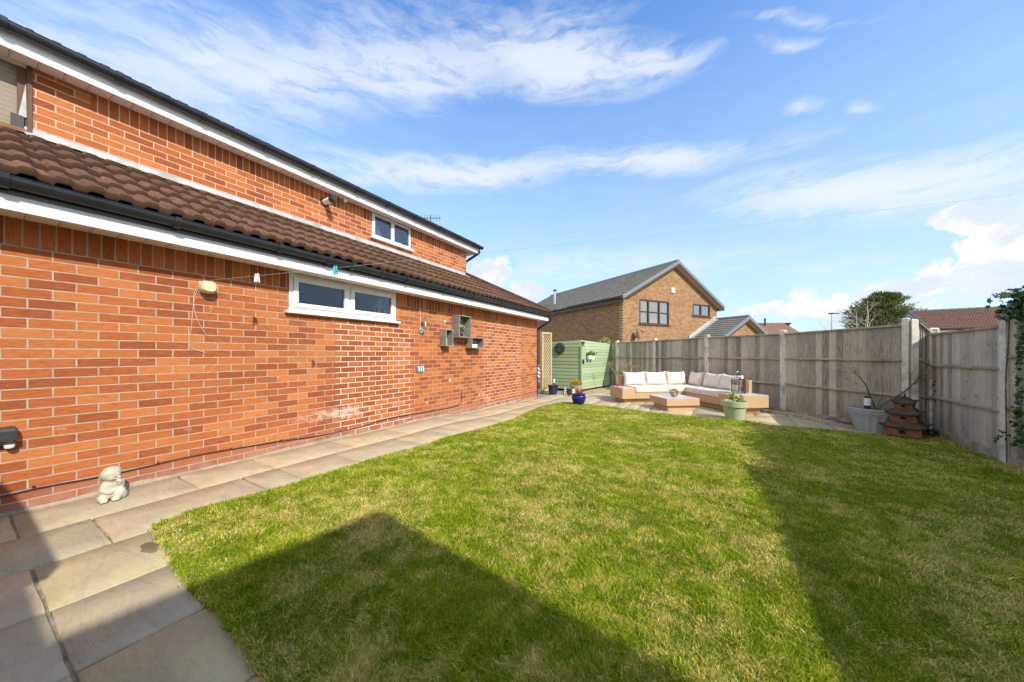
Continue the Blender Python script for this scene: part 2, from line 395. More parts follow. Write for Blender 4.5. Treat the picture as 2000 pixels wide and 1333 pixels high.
def f_slab(b, p):
    P = b.obj(); a = b.attr('rnd').outputs['Fac']
    base = b.ramp(a, [(0, (.50, .405, .225)), (.25, (.56, .43, .265)), (.5, (.47, .41, .27)), (.72, (.57, .435, .28)), (1, (.53, .44, .235))])
    n = b.noise(b.v('ADD', b.v('MULTIPLY', P, (1.2, 3.2, 1)), b.v('MULTIPLY', b.xyz(a, a, a), (40, 17, 0))), 2.2, 7, .6, .6)
    c = b.mix(b.map(n, .36, .62, 0, .55), base, (.34, .31, .215))
    strata = b.m('SINE', b.m('MULTIPLY', n, 34)); c = b.mix(b.map(strata, .2, 1, 0, .16), c, (.62, .45, .29)); c = b.mix(b.map(b.noise(b.v('MULTIPLY', P, (3, 11, 1)), 3, 8, .75, .4), .50, .70, 0, .55), c, (.30, .26, .175))
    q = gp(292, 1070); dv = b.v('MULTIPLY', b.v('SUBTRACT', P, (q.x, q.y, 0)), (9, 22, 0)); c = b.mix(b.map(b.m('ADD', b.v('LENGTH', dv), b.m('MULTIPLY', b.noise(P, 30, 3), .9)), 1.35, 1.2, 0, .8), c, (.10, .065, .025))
    c = b.mix(b.map(b.noise(P, 1.3, 5, .6), .5, .74, 0, .5), c, (.40, .37, .18))
    c = b.mix(b.map(b.noise(P, 3.3, 6, .7), .6, .78, 0, .55), c, (.56, .49, .41))
    c = b.mix(b.map(b.noise(P, 60, 5, .7), .58, .75, 0, .35), c, (.16, .14, .11))
    b.set(p.inputs['Base Color'], c)
    b.set(p.inputs['Normal'], b.bump(b.m('ADD', n, b.m('ADD', b.m('MULTIPLY', b.noise(P, 45, 5, .65), .35), b.m('MULTIPLY', strata, .03))), .8, .016))
    b.set(p.inputs['Roughness'], b.map(n, .3, .7, .6, .85))
M_slab = mat('sandstone_paving', f_slab)
M_joint = varied('paving_joint', (.26, .23, .165), .35, 20, .95, .4, 90, tint=(.10, .10, .05))
M_soil = varied('lawn_soil', (.17, .17, .05), .35, 14, 1, .6, 60, tint=(.12, .13, .045))
def f_grass(b, p):
    P = b.obj(); a = b.attr('rnd').outputs['Fac']; t = b.attr('tipz').outputs['Fac']
    patch = b.noise(P, 1.15, 5, .6); p2_ = b.noise(P, 7.5, 5, .7)
    s_ = b.m('ADD', b.m('MULTIPLY', b.m('SUBTRACT', patch, .5), 3.4), b.m('MULTIPLY', b.m('SUBTRACT', p2_, .5), 3.0))
    dry = b.m('LESS_THAN', a, b.m('ADD', .24, s_))
    a2 = b.m('FRACT', b.m('MULTIPLY', a, 17.3))
    green = b.ramp(a2, [(0, (.11, .20, .010)), (.5, (.27, .37, .014)), (1, (.48, .53, .030))])
    green = b.mix(b.map(p2_, .45, .7), green, b.ramp(a2, [(0, (.32, .37, .012)), (1, (.66, .64, .06))]))
    straw = b.ramp(a2, [(0, (.46, .36, .08)), (.6, (.76, .66, .20)), (1, (.90, .82, .36))])
    c = b.mix(dry, green, straw)
    b.set(p.inputs['Base Color'], c)
    p.inputs['Roughness'].default_value = .65; p.inputs['Specular IOR Level'].default_value = .18
    tr = nn(b.nt, 'ShaderNodeBsdfTranslucent'); b.set(tr.inputs[0], b.mix(.0, c, c))
    ms = nn(b.nt, 'ShaderNodeMixShader'); ms.inputs[0].default_value = .32
    o = b.nt.nodes['Material Output']; b.nt.links.new(p.outputs[0], ms.inputs[1]); b.nt.links.new(tr.outputs[0], ms.inputs[2]); b.nt.links.new(ms.outputs[0], o.inputs[0])
M_grass = mat('grass_blades', f_grass)
def leafmat(name, stops, gloss=.45, trans=.3):
    def f(b, p):
        a = b.attr('rnd').outputs['Fac']; c = b.ramp(a, stops)
        b.set(p.inputs['Base Color'], c); p.inputs['Roughness'].default_value = gloss
        tr = nn(b.nt, 'ShaderNodeBsdfTranslucent'); b.set(tr.inputs[0], c)
        ms = nn(b.nt, 'ShaderNodeMixShader'); ms.inputs[0].default_value = trans
        o = b.nt.nodes['Material Output']; b.nt.links.new(p.outputs[0], ms.inputs[1]); b.nt.links.new(tr.outputs[0], ms.inputs[2]); b.nt.links.new(ms.outputs[0], o.inputs[0])
    return mat(name, f)
M_ivy = leafmat('ivy_leaves', [(0, (.018, .05, .018)), (.6, (.04, .095, .03)), (.9, (.10, .17, .05)), (1, (.28, .30, .12))], .3, .15)
M_conifer = leafmat('conifer_foliage', [(0, (.05, .09, .018)), (.5, (.13, .17, .036)), (1, (.27, .28, .07))], .6, .2)
M_yellowleaf = leafmat('yellow_green_leaves', [(0, (.12, .17, .02)), (.5, (.35, .36, .05)), (1, (.60, .55, .12))])
M_yellow = leafmat('golden_leaves', [(0, (.30, .24, .02)), (1, (.75, .62, .04))])
M_green = leafmat('fresh_green_leaves', [(0, (.04, .14, .02)), (1, (.16, .36, .05))])
M_dkgreen = leafmat('dusty_green_leaves', [(0, (.03, .09, .05)), (1, (.12, .24, .15))])
M_red = leafmat('red_cordyline_leaves', [(0, (.22, .04, .04)), (.6, (.48, .13, .11)), (1, (.62, .27, .20))], .4, .25)
M_bark = varied('bark', (.17, .12, .08), .35, 30, .9, .5, 80)
M_twig_pale = varied('pale_twigs', (.40, .27, .19), .3, 30, .8, 0)
M_birch = varied('pale_birch_bark', (.55, .47, .42), .3, 9, .8, 0)
def f_wicker(b, p):
    P = b.obj(); x, y, z = b.sep(P)
    s_ = b.v('DOT_PRODUCT', P, tuple(WA)); t_ = b.v('DOT_PRODUCT', P, tuple(WB))
    h = b.m('ADD', s_, t_)
    st_ = b.m('ABSOLUTE', b.m('SINE', b.m('MULTIPLY', h, math.pi/.014)))
    we = b.m('SINE', b.m('ADD', b.m('MULTIPLY', z, 2*math.pi/.010), b.m('MULTIPLY', b.m('FLOOR', b.m('DIVIDE', h, .014)), math.pi)))
    k = b.m('ADD', b.m('MULTIPLY', st_, .6), b.m('MULTIPLY', we, .25))
    n = b.noise(b.v('MULTIPLY', P, (30, 30, 90)), 1.5, 4)
    c = b.mix(b.map(b.m('ADD', k, b.m('MULTIPLY', n, .4)), .1, .95), (.34, .20, .105), (.66, .45, .27))
    b.set(p.inputs['Base Color'], c); b.set(p.inputs['Normal'], b.bump(k, .5, .003)); p.inputs['Roughness'].default_value = .6
WA = cw(.993, .115).normalized(); WB = cw(.115, -.993).normalized()
M_wicker = mat('tan_wicker', f_wicker)
M_tabletop = varied('pale_grey_table_panel', (.50, .52, .52), .1, 8, .35, 0)
M_cushion = varied('cream_cushion_fabric', (.74, .66, .575), .05, 5, .9, .25, 220, tint=(.70, .61, .53))
M_sage = None
def f_sage(b, p):
    P = b.obj(); a = b.attr('rnd').outputs['Fac']
    n = b.noise(b.v('MULTIPLY', P, (2, 2, 26)), 2.4, 6, .65)
    c = b.ramp(b.m('ADD', b.m('MULTIPLY', a, .5), b.m('MULTIPLY', n, .5)), [(.2, (.27, .35, .19)), (.8, (.37, .46, .27))])
    kn = b.vor(b.v('MULTIPLY', P, (3, 3, 7)), 1.6); c = b.mix(b.map(kn.outputs['Distance'], .09, .05, 0, .5), c, (.19, .24, .12))
    b.set(p.inputs['Base Color'], c); b.set(p.inputs['Normal'], b.bump(n, .35, .004)); p.inputs['Roughness'].default_value = .75
M_sage = mat('sage_painted_boards', f_sage)
M_dark = varied('dark_metal', (.03, .032, .03), .2, 10, .5, 0)
M_pine = varied('fresh_softwood', (.58, .42, .23), .15, 5, .7, .2, 60, (1, 1, .25), tint=(.48, .33, .16))
M_bluepot = varied('blue_glaze', (.008, .018, .16), .35, 7, .12, .1, 30, tint=(.03, .035, .09))
M_bluedark = varied('dark_blue_glaze', (.012, .018, .075), .5, 7, .3, .1, 30, tint=(.05, .05, .07))
M_greenpot = varied('sage_green_paint', (.40, .47, .30), .06, 6, .5, .1, 40)
M_greypot = varied('grey_plastic', (.38, .41, .44), .05, 5, .45, 0)
M_terra = varied('aged_terracotta', (.21, .085, .055), .35, 12, .9, .5, 50, tint=(.30, .20, .14), bdist=.01)
M_terrad = varied('mossy_terracotta_tiles', (.10, .062, .046), .4, 18, .95, .8, 60, tint=(.07, .06, .045), bdist=.012)
M_black = mat('black_void', base=(.01, .01, .01), rough=.9)
M_compost = varied('potting_compost', (.04, .028, .018), .5, 40, 1, .7, 80)
M_cream = varied('cream_plastic', (.72, .62, .38), .05, 4, .4, 0)
M_cord = mat('cream_cord', base=(.62, .52, .40), rough=.7)
M_line = mat('white_clothes_line', base=(.42, .42, .42), rough=.6)
M_cable = mat('black_cable', base=(.02, .018, .016), rough=.5)
M_chrome = mat('polished_steel', base=(.72, .66, .58), rough=.14, metal=1)
M_steel = mat('brushed_steel', base=(.55, .56, .58), rough=.35, metal=1)
M_whitesoft = varied('white_plastic', (.82, .82, .82), .03, 6, .5, 0)
M_teal = mat('turquoise_plastic', base=(.03, .42, .50), rough=.4)
M_crate = varied('grey_washed_crate_wood', (.30, .275, .245), .3, 14, .85, .4, 50, (1, 1, 1), tint=(.20, .19, .17))
M_statue = varied('weathered_cast_stone', (.50, .47, .38), .16, 16, .95, .6, 110, tint=(.36, .36, .22), bdist=.006)
M_brown = varied('brown_upvc', (.075, .028, .022), .15, 6, .4, 0)
M_brownwood = varied('brown_stained_wood', (.115, .045, .022), .35, 12, .6, .4, 60, (8, 8, .6))
M_creampaint = varied('cream_soffit', (.62, .55, .42), .06, 5, .6, 0)
M_verge = varied('grey_verge_trim', (.17, .20, .22), .1, 6, .6, 0)
def f_glass(tint, refl):
    def f(b, p):
        t = b.nt; gl = nn(t, 'ShaderNodeBsdfGlossy'); gl.inputs['Roughness'].default_value = .02; gl.inputs[0].default_value = (.85, .86, .86, 1)
        tr = nn(t, 'ShaderNodeBsdfTransparent'); tr.inputs[0].default_value = (*tint, 1)
        lw = nn(t, 'ShaderNodeFresnel'); lw.inputs[0].default_value = 1.5
        fc = b.m('ADD', b.m('MULTIPLY', lw.outputs[0], .8), refl, clamp=True)
        ms = nn(t, 'ShaderNodeMixShader'); b.set(ms.inputs[0], fc)
        t.links.new(tr.outputs[0], ms.inputs[1]); t.links.new(gl.outputs[0], ms.inputs[2]); t.links.new(ms.outputs[0], t.nodes['Material Output'].inputs[0])
    return f
M_glass = mat('window_glass', f_glass((.62, .66, .70), .02))
M_glass_far = mat('far_window_glass', f_glass((.95, .97, .97), .10))
M_clear = mat('clear_glass', f_glass((.93, .95, .93), .02))
M_room = mat('dim_room', base=(.22, .24, .27), rough=.9)
def f_net(b, p):
    P = b.obj(); _, _, z = b.sep(P)
    k = b.m('LESS_THAN', b.m('FRACT', b.m('DIVIDE', z, .16)), .12)
    b.set(p.inputs['Base Color'], b.mix(k, (.80, .82, .78), (.55, .60, .58)))
M_net = mat('pale_blinds', f_net)
def f_blind(b, p):
    P = b.obj(); _, _, z = b.sep(P)
    k = b.m('LESS_THAN', b.m('FRACT', b.m('DIVIDE', z, .045)), .1)
    b.set(p.inputs['Base Color'], b.mix(k, (.27, .225, .165), (.17, .14, .10)))
M_blind = mat('beige_slatted_blind', f_blind)
def f_peb(b, p):
    a = b.attr('rnd').outputs['Fac']
    b.set(p.inputs['Base Color'], b.ramp(a, [(0, (.30, .20, .11)), (.5, (.48, .36, .22)), (.8, (.60, .50, .36)), (1, (.66, .62, .55))])); p.inputs['Roughness'].default_value = .8
M_peb = mat('gravel_stones', f_peb)
M_ground = varied('outer_ground', (.12, .13, .07), .3, .4, 1, 0)
M_edge = varied('timber_edging', (.22, .12, .06), .3, 10, .85, .2, 50)
M_stripe = None
def f_stripe(b, p):
    P = b.obj(); k = b.m('LESS_THAN', b.m('FRACT', b.m('DIVIDE', b.v('DOT_PRODUCT', P, (.5, .5, .7)), .11)), .5)
    b.set(p.inputs['Base Color'], b.mix(k, (.78, .80, .82), (.05, .12, .28)))
M_stripe = mat('blue_striped_canvas', f_stripe)

def setattr_faces(o, name, vals):
    a = o.data.attributes.new(name, 'FLOAT', 'FACE'); a.data.foreach_set('value', np.asarray(vals, dtype=np.float32))
def islands_rnd(o, per):                               # one random value for each run of `per` faces
    n = len(o.data.polygons); k = (n+per-1)//per
    setattr_faces(o, 'rnd', np.repeat(rng.random(k), per)[:n])
def raw(name, V, Fq, matl, parent=None, rnd=None, kind=None):
    """numpy mesh: V (n,3), Fq list of (faces array) all same size"""
    me = bpy.data.meshes.new(name)
    nv = len(V); me.vertices.add(nv); me.vertices.foreach_set('co', np.asarray(V, np.float32).ravel())
    tot = sum(f.size for f in Fq); me.loops.add(tot)
    me.loops.foreach_set('vertex_index', np.concatenate([f.ravel() for f in Fq]).astype(np.int32))
    st = []; ct = []; k = 0
    for f in Fq:
        m = f.shape[1]; st.append(k+np.arange(f.shape[0])*m); ct.append(np.full(f.shape[0], m)); k += f.size
    st = np.concatenate(st); me.polygons.add(len(st))
    me.polygons.foreach_set('loop_start', st.astype(np.int32))
    try: me.polygons.foreach_set('loop_total', np.concatenate(ct).astype(np.int32))
    except Exception: pass
    me.materials.append(matl); me.update(calc_edges=True)
    o = bpy.data.objects.new(name, me); col.objects.link(o)
    if rnd is not None:
        a = me.attributes.new('rnd', 'FLOAT', 'FACE'); a.data.foreach_set('value', np.asarray(rnd, np.float32))
    if parent is not None:
        o.parent = parent
        if parent.type == 'EMPTY': o.matrix_parent_inverse = Matrix.Translation(parent.location).inverted()
    return o
def leaves(name, P, size, matl, parent, shape='leaf', up=.4, seed=1, jitter=.5, dirs=None):
    """leaf-shaped faces with a random pose at each point of P"""
    r = np.random.default_rng(seed); n = len(P)
    if shape == 'leaf': T = np.array([(0, 0), (.28, .35), (.22, .7), (0, 1), (-.22, .7), (-.28, .35)])
    elif shape == 'needle': T = np.array([(0, 0), (.11, .3), (.09, .7), (0, 1), (-.09, .7), (-.11, .3)])
    else: T = np.array([(0, 0), (.38, -.12), (.30, .22), (.62, .42), (.26, .55), (0, 1), (-.26, .55), (-.62, .42), (-.30, .22), (-.38, -.12)])
    d = r.normal(size=(n, 3)); d[:, 2] += up
    if dirs is not None: d = d*jitter + np.asarray(dirs)
    d /= np.linalg.norm(d, axis=1)[:, None]
    s_ = np.cross(d, r.normal(size=(n, 3))); s_ /= np.linalg.norm(s_, axis=1)[:, None]
    nrm = np.cross(d, s_)
    sz = np.asarray(size)*(r.uniform(.65, 1.25, n)); sz = sz[:, None, None]
    m = len(T)
    V = P[:, None, :] + sz*(T[None, :, 0:1]*s_[:, None, :] + T[None, :, 1:2]*d[:, None, :] - (np.abs(T[None, :, 0:1])*.35+.15*T[None, :, 1:2]**2)*nrm[:, None, :])
    Fc = (np.arange(n)[:, None]*m + np.arange(m)[None, :])
    return raw(name, V.reshape(-1, 3), [Fc], matl, parent, r.random(n))

def tiles(name, parent, matl, O, e, s, L, hgt, x0=lambda t: 0, x1=None, gauge=.33, roll=.15, rh=.022, step=.028, n=6, jit=.004, seed=3):
    """rows of interlocking tiles. O eave point, e along the eave, s up the slope"""
    O = Vector(O); e = Vector(e).normalized(); s = Vector(s).normalized(); nr = e.cross(s)
    if nr.z < 0: nr = -nr
    r = random.Random(seed); x1 = x1 or (lambda t: L); V = []; Fc = []; rn = []
    rows = int(math.ceil(hgt/gauge-.02)); ns = int(L/roll*n)+1; tw = roll*2
    for k in range(rows):
        t0 = k*gauge-.02; t1 = min((k+1)*gauge, hgt)+.01; ph = 0
        cols = {}
        base = len(V); cnt = 0
        lo0, hi0 = x0(max(t0, 0)), x1(max(t0, 0)); lo1, hi1 = x0(t1), x1(t1)
        for i in range(ns+1):
            a = i*roll/n; ti = int(a/tw+1e-6)
            if ti not in cols: cols[ti] = (r.uniform(-jit, jit), r.uniform(-jit, jit)*1.5, r.random())
            j = cols[ti]; fr = (a % roll)/roll
            pr = rh*max(0, min(1, min((fr-.02)/.09, (.60-fr)/.09)))
            if ti*tw > a-roll/n*.6: pr = -rh*.35
            a0 = min(max(a, lo0), hi0); a1 = min(max(a, lo1), hi1)
            V += [O+e*a0+s*(t0+j[1])+nr*(step+pr+j[0]), O+e*a0+s*(t0+j[1])+nr*(pr+j[0]-.006), O+e*a1+s*t1+nr*(pr+.002)]
            if i:
                q = base+3*i
                Fc.append((q-3, q, q+2, q-1)); Fc.append((q-2, q+1, q, q-3)); rn += [.25+.75*j[2], 0]
    V = np.array([tuple(v) for v in V])
    return raw(name, V, [np.array(Fc)], matl, parent, rn)

# ================================================================== SETTING
# outer ground: one sheet to the horizon, well below the garden levels
m = MB(); m.add([(-900, -900, -.62), (900, -900, -.62), (900, 900, -.62), (-900, 900, -.62)], [(0, 1, 2, 3)])
tag(m.build('ground', M_ground), kind='structure')

# paved area: joint bed + individual sandstone slabs
def sheet(name, x0, x1, y0, y1, st, dz, matl, inside=None):
    xs = np.arange(x0, x1+st*.5, st); ys = np.arange(y0, y1+st*.5, st); X, Y = np.meshgrid(xs, ys)
    Z = gh(X, Y)+dz; V = np.stack([X, Y, Z], -1).reshape(-1, 3); nx = len(xs); Fc = []
    for j in range(len(ys)-1):
        for i in range(nx-1):
            if inside is None or inside((xs[i]+xs[i+1])/2, (ys[j]+ys[j+1])/2): Fc.append((j*nx+i, j*nx+i+1, (j+1)*nx+i+1, (j+1)*nx+i))
    o = raw(name, V, [np.array(Fc)], matl)
    o.data.polygons.foreach_set('use_smooth', [True]*len(o.data.polygons)); return o
tag(sheet('paving_bed', -12, 5.5, -4, 16, .5, -.011, M_joint), kind='structure')
cell = .295
gx0, gy0 = WX-.0, -3.0
nxs, nys = int((4.0-gx0)/cell), int((14.2-gy0)/cell)
occ = np.zeros((nxs, nys), bool); slabs = []
rs = random.Random(12)
for j in range(nys):
    for i in range(nxs):
        if occ[i, j]: continue
        big_ = [(2, 3), (2, 2), (2, 4), (2, 2), (3, 2), (2, 3), (2, 1)]; rs.shuffle(big_); opt = big_+[(1, 3), (1, 2), (2, 1)]
        if i % 2 and i < nxs-3 and not occ[i+1, j]: opt = [(1, 2), (1, 3)]+opt if rs.random() < .6 else opt
        for a_, b_ in opt+[(1, 1)]:
            if i+a_ <= nxs and j+b_ <= nys and not occ[i:i+a_, j:j+b_].any():
                occ[i:i+a_, j:j+b_] = True; slabs.append((i, j, a_, b_)); break
V = []; Fc = []; rn = []
for (i, j, a_, b_) in slabs:
    jx = lambda: rs.uniform(-.004, .004)
    x0, x1 = gx0+i*cell+.006, gx0+(i+a_)*cell-.006; y0, y1 = gy0+j*cell+.006, gy0+(j+b_)*cell-.006
    cx, cy = (x0+x1)/2, (y0+y1)/2
    if -3.0 < x0 and x1 < 3.2 and 1 < y0 and y1 < 7.0: continue
    if x0 < WX+.0 : pass
    q = rs.random(); tz = rs.uniform(-.002, .003)
    nn_ = 4; ring = []
    for (ax, ay, bx, by) in ((x0, y0, x1, y0), (x1, y0, x1, y1), (x1, y1, x0, y1), (x0, y1, x0, y0)):
        for k in range(5):
            f_ = k/5; px, py = ax+(bx-ax)*f_, ay+(by-ay)*f_
            if k: px += rs.uniform(-.003, .003); py += rs.uniform(-.003, .003)
            ring.append((px, py))
    k0 = len(V); n_ = len(ring); z_ = lambda x, y, d: g(x, y)+d+tz
    for (x, y) in ring: V.append((x, y, z_(x, y, -.025)))
    for (x, y) in ring: V.append((x, y, z_(x, y, -.004)))
    for (x, y) in ring: V.append((x+math.copysign(.004, cx-x), y+math.copysign(.004, cy-y), z_(x, y, 0)))
    V.append((cx, cy, z_(cx, cy, .001)))
    for k in range(n_):
        l = (k+1) % n_
        Fc += [(k0+k, k0+l, k0+n_+l), (k0+k, k0+n_+l, k0+n_+k), (k0+n_+k, k0+n_+l, k0+2*n_+l), (k0+n_+k, k0+2*n_+l, k0+2*n_+k), (k0+2*n_+k, k0+2*n_+l, k0+3*n_)]
        rn += [q]*5
o = raw('paved_path', np.array(V), [np.array(Fc)], M_slab, rnd=rn); tag(o, kind='structure')

# lawn
LE = [(1065.5, 791.7), (987.5, 824), (930, 841), (873.7, 855), (800, 879), (727.5, 899), (610, 934), (500, 969), (430, 984), (369.5, 1001), (300, 1026), (296, 1042), (321, 1073.6), (345, 1118), (376, 1161), (437, 1213), (494, 1305), (520, 1333)]
lp = [gp(*q) for q in LE] + [Vector((1.0, .52, 0)), Vector((3.36, .5, 0)), Vector((3.36, 7, 0)), Vector((3.36, 8.4, 0))]
LT = [(1813, 853.6), (1740, 852), (1671, 845), (1580, 837), (1500, 830.8), (1486, 826), (1426, 820), (1350, 813), (1265, 806), (1200, 796), (1140, 790), (1100, 786)]
lp += [gp(*q) for q in LT]
LPX = np.array([p.x for p in lp]); LPY = np.array([p.y for p in lp])
def inside(x, y):
    x = np.asarray(x); y = np.asarray(y); c = np.zeros(x.shape, bool); n = len(LPX); j = n-1
    for i in range(n):
        k = ((LPY[i] > y) != (LPY[j] > y)) & (x < (LPX[j]-LPX[i])*(y-LPY[i])/(LPY[j]-LPY[i]+1e-12)+LPX[i]); c ^= k; j = i
    return c
def lump(x, y): return .006*np.sin(x*3.1+y*1.7)+.005*np.sin(y*5.3-x*2.2)+.004*np.sin(x*9+1)*np.sin(y*8)
# soil surface clipped to the outline with a fine grid
st = .03; xs = np.arange(-3.8, 3.5, st); ys = np.arange(.3, 9.2, st); X, Y = np.meshgrid(xs, ys)
ins = inside(X, Y); Z = gh(X, Y)+np.where(ins, .010, -.035)+np.where(ins, lump(X, Y)*.6, 0)
V = np.stack([X, Y, Z], -1).reshape(-1, 3); nx = len(xs); ii, jj = np.meshgrid(np.arange(nx-1), np.arange(len(ys)-1))
k = (jj*nx+ii).ravel(); Fq = np.stack([k, k+1, k+1+nx, k+nx], -1)
anyin = (ins[:-1, :-1] | ins[1:, :-1] | ins[:-1, 1:] | ins[1:, 1:]).ravel()
tag(raw('lawn_ground', V, [Fq[anyin]], M_soil), kind='structure')
# grass blades: real geometry, denser near the camera
N = 1900000
ang = rng.uniform(-1.08, 1.08, N); dd = (.95**.42 + rng.random(N)*(10.2**.42-.95**.42))**(1/.42)
px = dd*(np.cos(ang)*-.5047+np.sin(ang)*.8632); py = dd*(np.cos(ang)*.8632+np.sin(ang)*.5047)
ok = inside(px+rng.normal(0, .011, N), py+rng.normal(0, .011, N)) & (px < 3.34); px, py, dd = px[ok], py[ok], dd[ok]
n = len(px)
def pn(x, y, f, s): return np.sin(x*f+s+2*np.sin(y*f*.7+s*2))*np.sin(y*f*1.1+s*3+1.7*np.sin(x*f*.8))
clump = .5+.5*pn(px, py, 4.5, 1)*.6+.5*pn(px, py, 13, 2)*.4
fence_edge = np.clip((px-2.9)/.4, 0, 1)*(py > 5)
H = (.010+.024*rng.random(n)**1.6)*(.45+.85*clump)*(1+1.3*fence_edge)*(1+.5*(rng.random(n) < .04))
Wd = (.0011+.0009*rng.random(n))*(.70+.26*dd)
lean = rng.normal(0, .55, (n, 2)) + np.stack([.35*pn(px, py, 7, 5), .35*pn(px, py, 7, 9)], -1)
az_ = rng.uniform(0, 2*np.pi, n); side = np.stack([np.cos(az_), np.sin(az_), np.zeros(n)], -1)*Wd[:, None]
P0 = np.stack([px, py, gh(px, py)+.008+lump(px, py)*.6], -1)
L3 = np.concatenate([lean, np.ones((n, 1))], -1)*H[:, None]
Pm = P0+L3*np.array([.38, .38, .62]); Pt = P0+L3*np.array([1.05, 1.05, .92])
V = np.stack([P0-side, P0+side, Pm+side*.8, Pm-side*.8, Pt], 1).reshape(-1, 3)
base = np.arange(n)[:, None]*5
grass = raw('grass', V, [base+np.array([[0, 1, 2, 3]]), base+np.array([[3, 2, 4]])], M_grass)
rv = rng.random(n); a = grass.data.attributes.new('rnd', 'FLOAT', 'FACE'); a.data.foreach_set('value', np.concatenate([rv, rv]).astype(np.float32))
tag(grass, kind='stuff')

# ================================================================== MAIN HOUSE
GY0, GY1 = -3.2, 8.987
hr = root('brick_house', (WX-1, 3, 0), 'orange brick house with low tiled lean-to roof, white fascias and black gutters along the path', 'house')
LW = (onx(564, 600, WX).y, onx(772.5, 600, WX).y); LZ0 = onx(564, 606, WX).z; LZT = 2.165
# lower wall, with the window opening left free
m = MB()
m.box(WX-.22, WX, GY0, LW[0], -.5, 2.35); m.box(WX-.22, WX, LW[1], GY1, -.5, 2.35); m.box(WX-.22, WX, LW[0], LW[1], -.5, LZ0-.02)
m.build('wall', M_brick, hr)
m = MB(); m.box(WX-3.5, WX-.222, GY1-.22, GY1, -.5, 2.3); m.build('end_wall', M_brick_end, hr)
# mortar fillet along the foot of the wall
V = []; m = MB(); K = 60; rr = random.Random(5)
for i in range(K+1):
    y = GY0+(GY1-GY0)*i/K; z = g(WX, y); h_ = .014+.028*rr.random(); o_ = .012+.016*rr.random()
    V += [(WX-.01, y, z-.05), (WX+o_, y, z-.05), (WX+o_*.9, y, z+.006), (WX+.004, y, z+h_)]
Fc = [(4*i+a, 4*i+b_, 4*i+4+b_, 4*i+4+a) for i in range(K) for a, b_ in ((0, 1), (1, 2), (2, 3))]
m.add(V, Fc); m.build('wall_footing', varied('lime_fillet', (.38, .31, .23), .25, 9, .95, .7, 50, tint=(.30, .20, .14), bdist=.02), hr)
# upper wall
UY1 = onx(910.5, 540, UX).y; UW = (onx(726.5, 450, UX).y, onx(801.5, 470, UX).y); UWZ = onx(726.5, 462, UX).z
UBY = onx(63, 200, UX).y
m = MB(); m.box(UX-.22, UX, UBY, UW[0], 3.0, 3.95); m.box(UX-.22, UX, UW[1], UY1, 3.0, 3.95); m.box(UX-.22, UX, UW[0], UW[1], 3.0, UWZ-.02)
m.box(UX-.22, UX, GY0, UBY-1.8, 3.0, 3.95)
m.build('upper_wall', M_brick_up, hr)
m = MB(); m.box(UX-6, UX-.221, UY1-.22, UY1, 2.6, 3.95); m.build('upper_end_wall', M_brick_end, hr)
# soffits, fascias
EX, UEX = -4.124, -5.36
EY = GY1+.20; UEY = UY1+.30
m = MB(); m.box(WX-.1, EX, GY0, EY, 2.17, 2.182); m.box(WX-3.5, WX-.1, GY1+.002, EY, 2.17, 2.182); m.build('soffit', M_soffit, hr)
m = MB(); m.box(EX, EX+.018, GY0, EY+.0, 2.152, 2.365); m.build('fascia', M_white, hr, bevel=.003)
m = MB(); m.box(UX-.1, UEX, GY0, UEY, 3.90, 3.912); m.build('upper_soffit', M_soffit, hr)
m = MB(); m.box(UEX, UEX+.018, GY0, UEY, 3.882, 4.085); m.build('upper_fascia', M_white, hr, bevel=.003)
m = MB(); m.box(UEX-5, UEX, UEY-.018, UEY, 3.89, 4.05); m.build('verge_board', M_white, hr)
# gutters: half-round profile with rolled lips, brackets and outlet
def gutter(nm, x, z, y0, y1, br, par):
    pr = []
    for i in range(11):
        a = math.pi*i/10; pr.append((x-.056*math.cos(a), z-.062*math.sin(a)))
    pr = [(x-.060, z+.006)]+pr+[(x+.060, z+.006)]
    inn = [(px_+(x-px_)*.07, pz_+.004) for px_, pz_ in pr[::-1]]
    poly = pr+inn; m = MB(); m.prism([(a, y0, c) for a, c in poly], (0, y1-y0, 0))
    for yy in (y0, y1-.003): m.prism([(a, yy, c) for a, c in pr], (0, .003, 0))
    gt = m.build(nm, M_gutter, par)
    for y in br:
        m = MB(); P_ = [(x-.068*math.cos(math.pi*i/10), z-.072*math.sin(math.pi*i/10)) for i in range(11)]
        P_ = [(x-.068, z+.012)]+P_+[(x+.070, z+.014), (x+.050, z+.012)]+[(x-.058*math.cos(math.pi*i/10), z-.062*math.sin(math.pi*i/10)) for i in range(10, -1, -1)]
        m.prism([(a, y-.022, c) for a, c in P_], (0, .044, 0)); m.box(x-.085, x-.06, y-.025, y+.025, z-.055, z+.012)
        m.build('gutter_bracket', M_gutter, gt)
    return gt
def ys_at(us, x): return [onx(u, 500, x).y for u in us]
GX, GZ = -4.047, 2.350
gutter('gutter', GX, GZ, GY0, EY+.10, ys_at([6, 345, 545, 640, 686, 745, 793, 868, 924, 978, 1022, 1055], GX), hr)
UGX, UGZ = -5.285, 4.062
gutter('upper_gutter', UGX, UGZ, GY0, UEY+.06, ys_at([5, 231, 397, 520, 610, 697, 758, 811, 858, 895, 925], UGX), hr)
